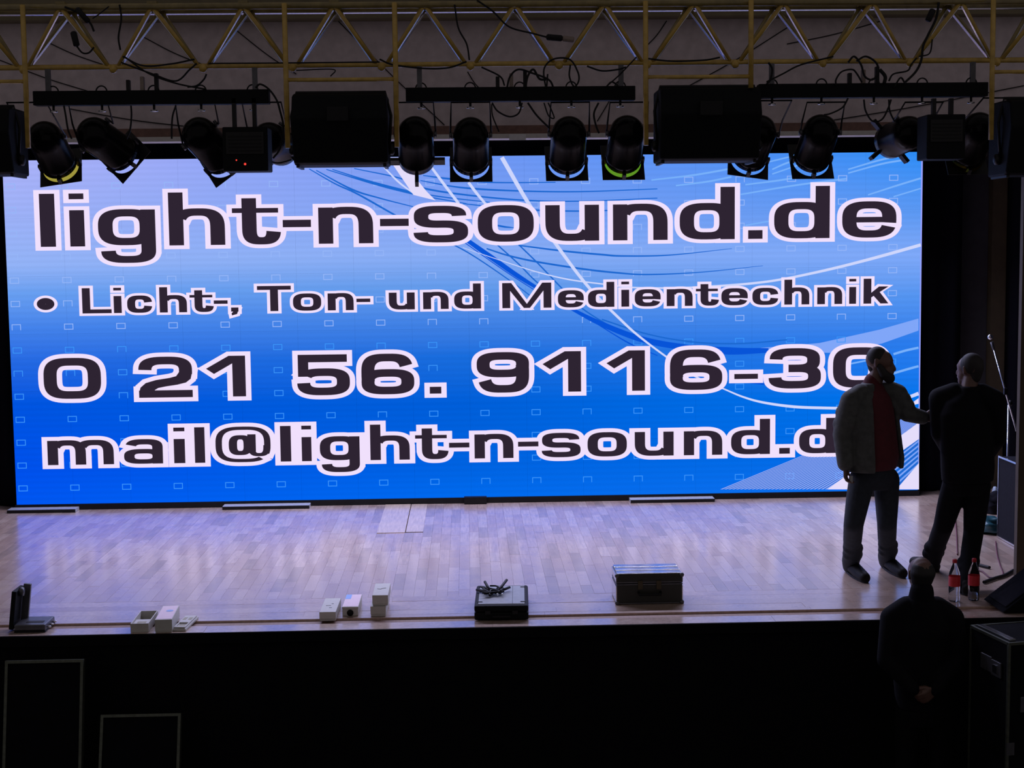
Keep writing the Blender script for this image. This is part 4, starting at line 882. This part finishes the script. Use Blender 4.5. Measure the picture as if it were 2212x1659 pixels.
# ------------------------------------------------------------------ people
def blob(mb, name, m, parent, vox=.010, it=6, loc=None):
    o = mb.build(name, m, parent); r = o.modifiers.new('union', 'REMESH'); r.mode = 'VOXEL'; r.voxel_size = vox; r.use_smooth_shade = True
    s_ = o.modifiers.new('soft', 'SMOOTH'); s_.iterations = it; s_.factor = .5; return o
def hand(mb, wrist, dirv, side, normal, curl=.5, sc_=1.0):       # palm, four fingers, thumb
    d = dirv.normalized(); nrm = (normal-d*normal.dot(d)).normalized(); sd = d.cross(nrm)*side
    pc = wrist+d*.05*sc_
    for k in range(4): mb.caps([wrist+sd*(.012*(k-1.5)), wrist+d*.088*sc_+sd*(.0205*(k-1.5))], [.014,.0125], 10)
    for k, L in enumerate((.070,.080,.075,.058)):
        p = wrist+d*.09*sc_+sd*(.0215*(k-1.5)); q = p+(d*math.cos(curl*.6)+nrm*math.sin(curl*.6))*L*.45; r_ = q+(d*math.cos(curl*1.5)+nrm*math.sin(curl*1.5))*L*.33; s2 = r_+(d*math.cos(curl*2.3)+nrm*math.sin(curl*2.3))*L*.26
        mb.caps([p, q, r_, s2], [.0100,.0092,.0085,.0075], 10)
    t0 = wrist+d*.03*sc_-sd*.03; t1 = t0+(d*.7-sd*.6+nrm*.25).normalized()*.04; t2 = t1+(d*.9-sd*.2+nrm*.3).normalized()*.035
    mb.caps([wrist+d*.02*sc_-sd*.012, t0, t1, t2], [.015,.014,.011,.009], 10)
def head(mb, c, f, up=None):                                     # c: centre of the skull, f: where the face looks
    up = Vector((0,0,1)) if up is None else up; rt = f.cross(up).normalized()
    mb.sphere(c+up*.022-f*.012, (.078,.078,.094), 20, 14); mb.sphere(c+up*.018+f*.028, (.070,.070,.082), 20, 14); mb.sphere(c+up*.022-f*.034, (.074,.074,.082), 20, 14)
    mb.caps([c-up*.045+f*.045, c-up*.085+f*.062], [.056,.038], 16)                    # jaw and chin
    mb.caps([c+up*.022+f*.092, c-up*.022+f*.112], [.011,.016], 10)                    # nose
    mb.caps([c+up*.035+f*.084-rt*.035, c+up*.040+f*.092, c+up*.035+f*.084+rt*.035], [.012,.012,.012], 8)   # brow
    mb.caps([c-up*.052+f*.095-rt*.02, c-up*.052+f*.100, c-up*.052+f*.095+rt*.02], [.009,.010,.009], 8)     # lips
    for s_ in (-1, 1):
        mb.caps([c+rt*s_*.078-f*.012+up*.022, c+rt*s_*.080-f*.012-up*.025], [.014,.010], 8)               # ears
        mb.sphere(c+rt*s_*.030+f*.082+up*.012, .011, 8, 6)                                                # eyelids
def person(name_label, J, f, hairm, vox=.0085):
    """J: joints in world space; f: facing. Returns the root and a function that makes points relative to it."""
    root = empty('person', (J['pelvis'].x, J['pelvis'].y, J['ground']), name_label, 'person'); o = Vector(root.location)
    K = {k: (v-o if isinstance(v, Vector) else v) for k, v in J.items()}
    rt = f.cross(Vector((0,0,1))).normalized()
    b = MB(); head(b, K['head'], K.get('look', f)); b.caps([K['head']-Vector((0,0,.06))-f*.01, K['neck']], [.055,.060], 14)
    ch, pe = K['chest'], K['pelvis']
    b.loft([(pe-Vector((0,0,.08)), .13,.10), (pe+Vector((0,0,.05)), .15,.11), (pe.lerp(ch,.5), .14,.105), (ch, .165,.115), (ch+Vector((0,0,.12)), .13,.09), (K['neck'], .065,.06)], rt, f)
    for s_ in 'LR':
        b.caps([K['neck'].lerp(K['sh'+s_], .5), K['sh'+s_], K['el'+s_], K['wr'+s_]], [.055,.055,.042,.028], 14)
        b.caps([pe+(K['hip'+s_]-pe)*.6, K['hip'+s_], K['kn'+s_], K['an'+s_]], [.085,.08,.055,.040], 14); b.caps([K['an'+s_], K['an'+s_]*.6+K['toe'+s_]*.4, K['toe'+s_]], [.036,.034,.028], 10)
    return root, K, rt, b
Z = Vector((0,0,1))
# --- the man in the open grey jacket
Y1_ = -3.87
def J1(px, py, dy=0): return S(px, py, Y1_+dy)
f1 = Vector((math.sin(math.radians(42)), -math.cos(math.radians(42)), 0)); fl1 = Vector((math.sin(math.radians(62)), -math.cos(math.radians(62)), -.22)).normalized()
J = dict(ground=0.0, head=J1(1901,784), neck=J1(1886,832,.02), chest=J1(1884,880,.02), pelvis=J1(1888,1018,.02),
         shR=J1(1838,862,-.10), elR=J1(1820,938,-.10), wrR=J1(1826,1005,-.16), shL=J1(1937,850,.10), elL=J1(1960,893,.06), wrL=J1(1994,902,.08),
         hipR=J1(1862,1030,-.04), knR=J1(1844,1132,-.10), anR=FL(1838,1236)+Z*.085, hipL=J1(1915,1030,.06), knL=J1(1916,1130,.02), anL=FL(1916,1226)+Z*.085)
J['toeR'] = FL(1868,1258)+Z*.03; J['toeL'] = FL(1949,1248)+Z*.03
root, K, rt, b = person('man in open grey jacket and red shirt reaching out to his right', J, f1, 'hair_dark'); K['look'] = fl1
root['label'] = 'bearded person in open grey jacket over red shirt, one arm stretched out'
def finish(root, K, rt, f, look, jacket_m, trouser_m, shoe_m, hair_m, opts):
    b = MB(); up = Z; head(b, K['head'], look); b.caps([K['head']-up*.06-f*.012, K['neck']], [.056,.062], 14)
    ch, pe = K['chest'], K['pelvis']
    b.loft([(pe-up*.08, .13,.10), (pe+up*.05, .15,.11), (pe.lerp(ch,.5), .14,.105), (ch, .16,.11), (ch+up*.12, .12,.085), (K['neck'], .065,.06)], rt, f)
    for s_ in 'LR':
        b.caps([K['neck'].lerp(K['sh'+s_], .5), K['sh'+s_], K['el'+s_], K['wr'+s_]], [.05,.05,.040,.027], 14)
        b.caps([pe+(K['hip'+s_]-pe)*.6, K['hip'+s_], K['kn'+s_], K['an'+s_]], [.08,.075,.052,.038], 14); b.caps([K['an'+s_], K['an'+s_]*.6+K['toe'+s_]*.4, K['toe'+s_]], [.036,.032,.026], 10)
        hd_, hn = opts['hand'+s_]; hand(b, K['wr'+s_], hd_, 1 if s_ == 'R' else -1, hn, opts.get('curl', .5))
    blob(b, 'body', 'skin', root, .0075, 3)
    # trousers
    t = MB(); t.loft([(pe-up*.13, .165,.125), (pe-up*.04, .185,.145), (pe+up*.06, .175,.135), (pe+up*.10, .165,.125)], rt, f)
    for s_ in 'LR':
        h, k, a = K['hip'+s_], K['kn'+s_], K['an'+s_]
        t.caps([h-up*.02, h.lerp(k,.5), k, k.lerp(a,.45)], [.100,.091,.076,.072], 16)
        mid = k.lerp(a,.5); lo_ = a-up*.035
        t.caps([mid, mid.lerp(lo_,.45)+f*.008, mid.lerp(lo_,.75)-f*.004, lo_], [.071,.074,.070,.066], 16)
        for z_ in (.15,.42): t.caps([mid.lerp(lo_,z_)+rt*.035, mid.lerp(lo_,z_+.06)-rt*.035+f*.02], [.055,.053], 10)
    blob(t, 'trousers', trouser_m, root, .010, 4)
    for s_ in 'LR':
        a, to = K['an'+s_], K['toe'+s_]; g_ = K['ground0']; d = Vector((to.x-a.x, to.y-a.y, 0)).normalized(); h0 = Vector((a.x, a.y, g_+.042))-d*.045; s2 = MB()
        tt = Vector((to.x, to.y, g_+.036)); s2.caps([h0, h0.lerp(tt,.35)+up*.012, h0.lerp(tt,.72), tt], [.047,.053,.052,.044], 14); s2.caps([a-up*.01, h0+up*.02+d*.03], [.050,.052], 12)
        so = blob(s2, 'shoe', shoe_m, root, .009, 3)
        mb = MB(); sd_ = Vector((-d.y, d.x, 0)); pts = []
        for q in range(20):
            aa = 2*PI*q/20; cc = h0.lerp(tt,.5); pts.append(Vector((cc.x, cc.y, 0))+d*((tt-h0).length/2+.045)*math.cos(aa)+sd_*.052*math.sin(aa))
        mb.add([(p.x,p.y,g_+.002) for p in pts]+[(p.x,p.y,g_+.016) for p in pts], [tuple(range(20))[::-1], tuple(range(20,40))]+[(q,(q+1)%20,20+(q+1)%20,20+q) for q in range(20)]); mb.build('sole', 'rubber', so)
    return root
K['ground0'] = 0.0
finish(root, K, rt, f1, fl1, None, 'denim', 'shoe_dark', None, dict(handR=(Vector((.02,-.05,-1)), Vector((.9,-.4,0))), handL=(Vector((1,-.1,.05)), Vector((0,.9,-.4))), curl=.75))
sh = MB(); ch, pe = K['chest'], K['pelvis']
sh.loft([(pe+Z*.02, .19,.155), (pe+Z*.12, .205,.18), (pe.lerp(ch,.5), .195,.175), (ch-Z*.02, .190,.150), (ch+Z*.09, .165,.115), (K['neck']+Z*.005, .075,.07)], rt, f1); sh.caps([K['neck']-f1*.01, K['neck']+Z*.03], [.074,.068], 16)
blob(sh, 'shirt', 'shirt_red', root, .010, 4)
jk = MB(); g0, g1 = math.radians(90+38), math.radians(90+360-47)
jk.loft([(pe+Z*.015-f1*.01, .262,.215), (pe+Z*.10-f1*.01, .270,.22), (pe.lerp(ch,.5)-f1*.005, .250,.205), (ch-Z*.02, .230,.180), (ch+Z*.07, .185,.135), (K['neck']-Z*.03, .105,.10), (K['neck']+Z*.02, .092,.09)], rt, f1, 34, g0, g1, .035)
for s_, rr in (('R', [.070,.080,.080,.074,.060]), ('L', [.080,.088,.074,.066,.056])):
    a_, e_, w_ = K['sh'+s_], K['el'+s_], K['wr'+s_]; jk.caps([K['neck'].lerp(a_,.55), a_-Z*.012, a_.lerp(e_,.55), e_, w_-(w_-e_)*.05], rr, 16)
    for q in (.3,.62): jk.caps([a_.lerp(e_,q)+f1*.03, a_.lerp(e_,q+.1)-f1*.03], [rr[2]*.86]*2, 10)
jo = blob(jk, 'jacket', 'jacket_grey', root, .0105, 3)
hr = MB(); hc = K['head']; hr.sphere(hc+Z*.034-fl1*.022, (.082,.082,.088), 20, 14); hr.caps([hc-fl1*.06+Z*.01, hc-fl1*.05-Z*.05], [.052,.042], 12); blob(hr, 'hair', 'hair_dark', root, .009, 3)
bd = MB(); r1 = fl1.cross(Z).normalized(); bd.caps([hc+r1*.062-Z*.02+fl1*.01, hc+r1*.052-Z*.072+fl1*.045, hc-Z*.098+fl1*.075, hc-r1*.052-Z*.072+fl1*.045, hc-r1*.062-Z*.02+fl1*.01], [.026,.036,.042,.036,.026], 12); blob(bd, 'beard', 'hair_dark', root, .008, 2)
tag(MB().box(J['wrR']+Vector((.035,-.04,-.10)), (.022,.012,.05)).build('key_fob', 'chrome'), 'small shiny key fob in the lowered hand of the jacketed person', 'key fob')
# --- the man in the dark suit, seen from behind
Y2_ = -3.95
def J2f(px, py, dy=0): return S(px, py, Y2_+dy)
f2 = Vector((-.35, .94, 0)).normalized(); look2 = Vector((-.55, .83, -.1)).normalized()
J = dict(ground=0.0, head=J2f(2095,798), neck=J2f(2094,838,-.02), chest=J2f(2088,892), pelvis=J2f(2090,1030), shL=J2f(2030,858,.05), elL=J2f(2030,935,.05), wrL=J2f(2055,985,.22), shR=J2f(2148,862,-.05), elR=J2f(2155,945,.0), wrR=J2f(2128,990,.22),
         hipL=J2f(2064,1042), knL=J2f(2038,1136,.08), anL=FL(2010,1232)+Z*.085, hipR=J2f(2112,1042), knR=J2f(2103,1150,.0), anR=FL(2086,1282)+Z*.085)
J['toeL'] = J['anL']+Vector((-.08,.16,-.055)); J['toeR'] = J['anR']+Vector((.01,.18,-.055))
root, K, rt, b = person('person in a dark suit seen from behind beside the jacketed person', J, f2, None); K['ground0'] = 0.0
finish(root, K, rt, f2, look2, None, 'black_trousers', 'shoe_dark', None, dict(handL=(Vector((.5,.6,-.3)), Vector((0,0,1))), handR=(Vector((-.5,.6,-.3)), Vector((0,0,1))), curl=.7))
jk = MB(); ch, pe = K['chest'], K['pelvis']
jk.loft([(pe-Z*.03, .205,.165), (pe+Z*.08, .215,.17), (pe.lerp(ch,.5), .215,.165), (ch, .225,.155), (ch+Z*.09, .19,.125), (K['neck']-Z*.03, .10,.085), (K['neck']+Z*.015, .078,.075)], rt, f2, 28)
for s_ in 'LR':
    a_, e_, w_ = K['sh'+s_], K['el'+s_], K['wr'+s_]; jk.caps([K['neck'].lerp(a_,.5), a_-Z*.01, a_.lerp(e_,.5), e_, w_], [.078,.084,.075,.068,.054], 16)
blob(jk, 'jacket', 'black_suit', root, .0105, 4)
hr = MB(); hc = K['head']; hr.sphere(hc+Z*.034-look2*.018, (.088,.088,.092), 20, 14); hr.caps([hc-look2*.062+Z*.01, hc-look2*.052-Z*.06], [.056,.044], 12); blob(hr, 'hair', 'hair_grey', root, .009, 3)
# --- the man standing in the hall, back to the camera
Y3_ = -5.42
def J3(px, py, dy=0): return S(px, py, Y3_+dy)
f3 = Vector((-.10, 1, 0)).normalized()
J = dict(ground=HF, head=J3(1988,1240), neck=J3(1990,1294,-.03), chest=J3(1990,1358), pelvis=J3(1996,1520), shL=J3(1928,1332), elL=J3(1915,1425,-.06), wrL=J3(1972,1488,-.20), shR=J3(2056,1332), elR=J3(2072,1425,-.06), wrR=J3(2022,1490,-.22))
for s_, dx in (('L',-.095), ('R',.095)):
    p = J['pelvis']; J['hip'+s_] = p+Vector((dx,0,-.03)); J['kn'+s_] = Vector((p.x+dx*1.15, p.y+.01, HF+.48)); J['an'+s_] = Vector((p.x+dx*1.3, p.y-.02, HF+.085)); J['toe'+s_] = Vector((p.x+dx*1.6, p.y+.16, HF+.03))
root, K, rt, b = person('balding person in dark clothes standing before the stage, hands clasped behind the back', J, f3, None); K['ground0'] = 0.0
finish(root, K, rt, f3, f3, None, 'black_trousers', 'shoe_dark', None, dict(handL=(Vector((.8,-.05,-.55)), Vector((0,1,.2))), handR=(Vector((-.8,-.1,-.5)), Vector((0,1,.2))), curl=.8))
jk = MB(); ch, pe = K['chest'], K['pelvis']
jk.loft([(pe-Z*.02, .19,.15), (pe+Z*.10, .20,.16), (pe.lerp(ch,.5), .205,.155), (ch, .225,.15), (ch+Z*.09, .20,.125), (K['neck']-Z*.03, .105,.09), (K['neck']+Z*.02, .080,.078)], rt, f3, 28)
for s_ in 'LR':
    a_, e_, w_ = K['sh'+s_], K['el'+s_], K['wr'+s_]; jk.caps([K['neck'].lerp(a_,.5), a_-Z*.01, a_.lerp(e_,.5), e_, w_], [.078,.082,.072,.064,.046], 16)
blob(jk, 'jacket', 'black_suit', root, .0105, 4)
cl = MB(); cl.caps([K['neck']+Z*.0, K['neck']+Z*.055-f3*.008], [.086,.078], 16); blob(cl, 'collar', 'black_suit', root, .009, 3)
hr = MB(); hc = K['head']; rt3 = f3.cross(Z).normalized()
for k in range(9):
    q = math.radians(-80+20*k); d_ = -f3*math.cos(q)+rt3*math.sin(q); hr.caps([hc-f3*.026+d_*.050+Z*.055, hc-f3*.030+d_*.060+Z*.015, hc-f3*.020+d_*.046-Z*.045], [.024,.029,.026], 10)
blob(hr, 'hair', 'hair_dark', root, .008, 3)
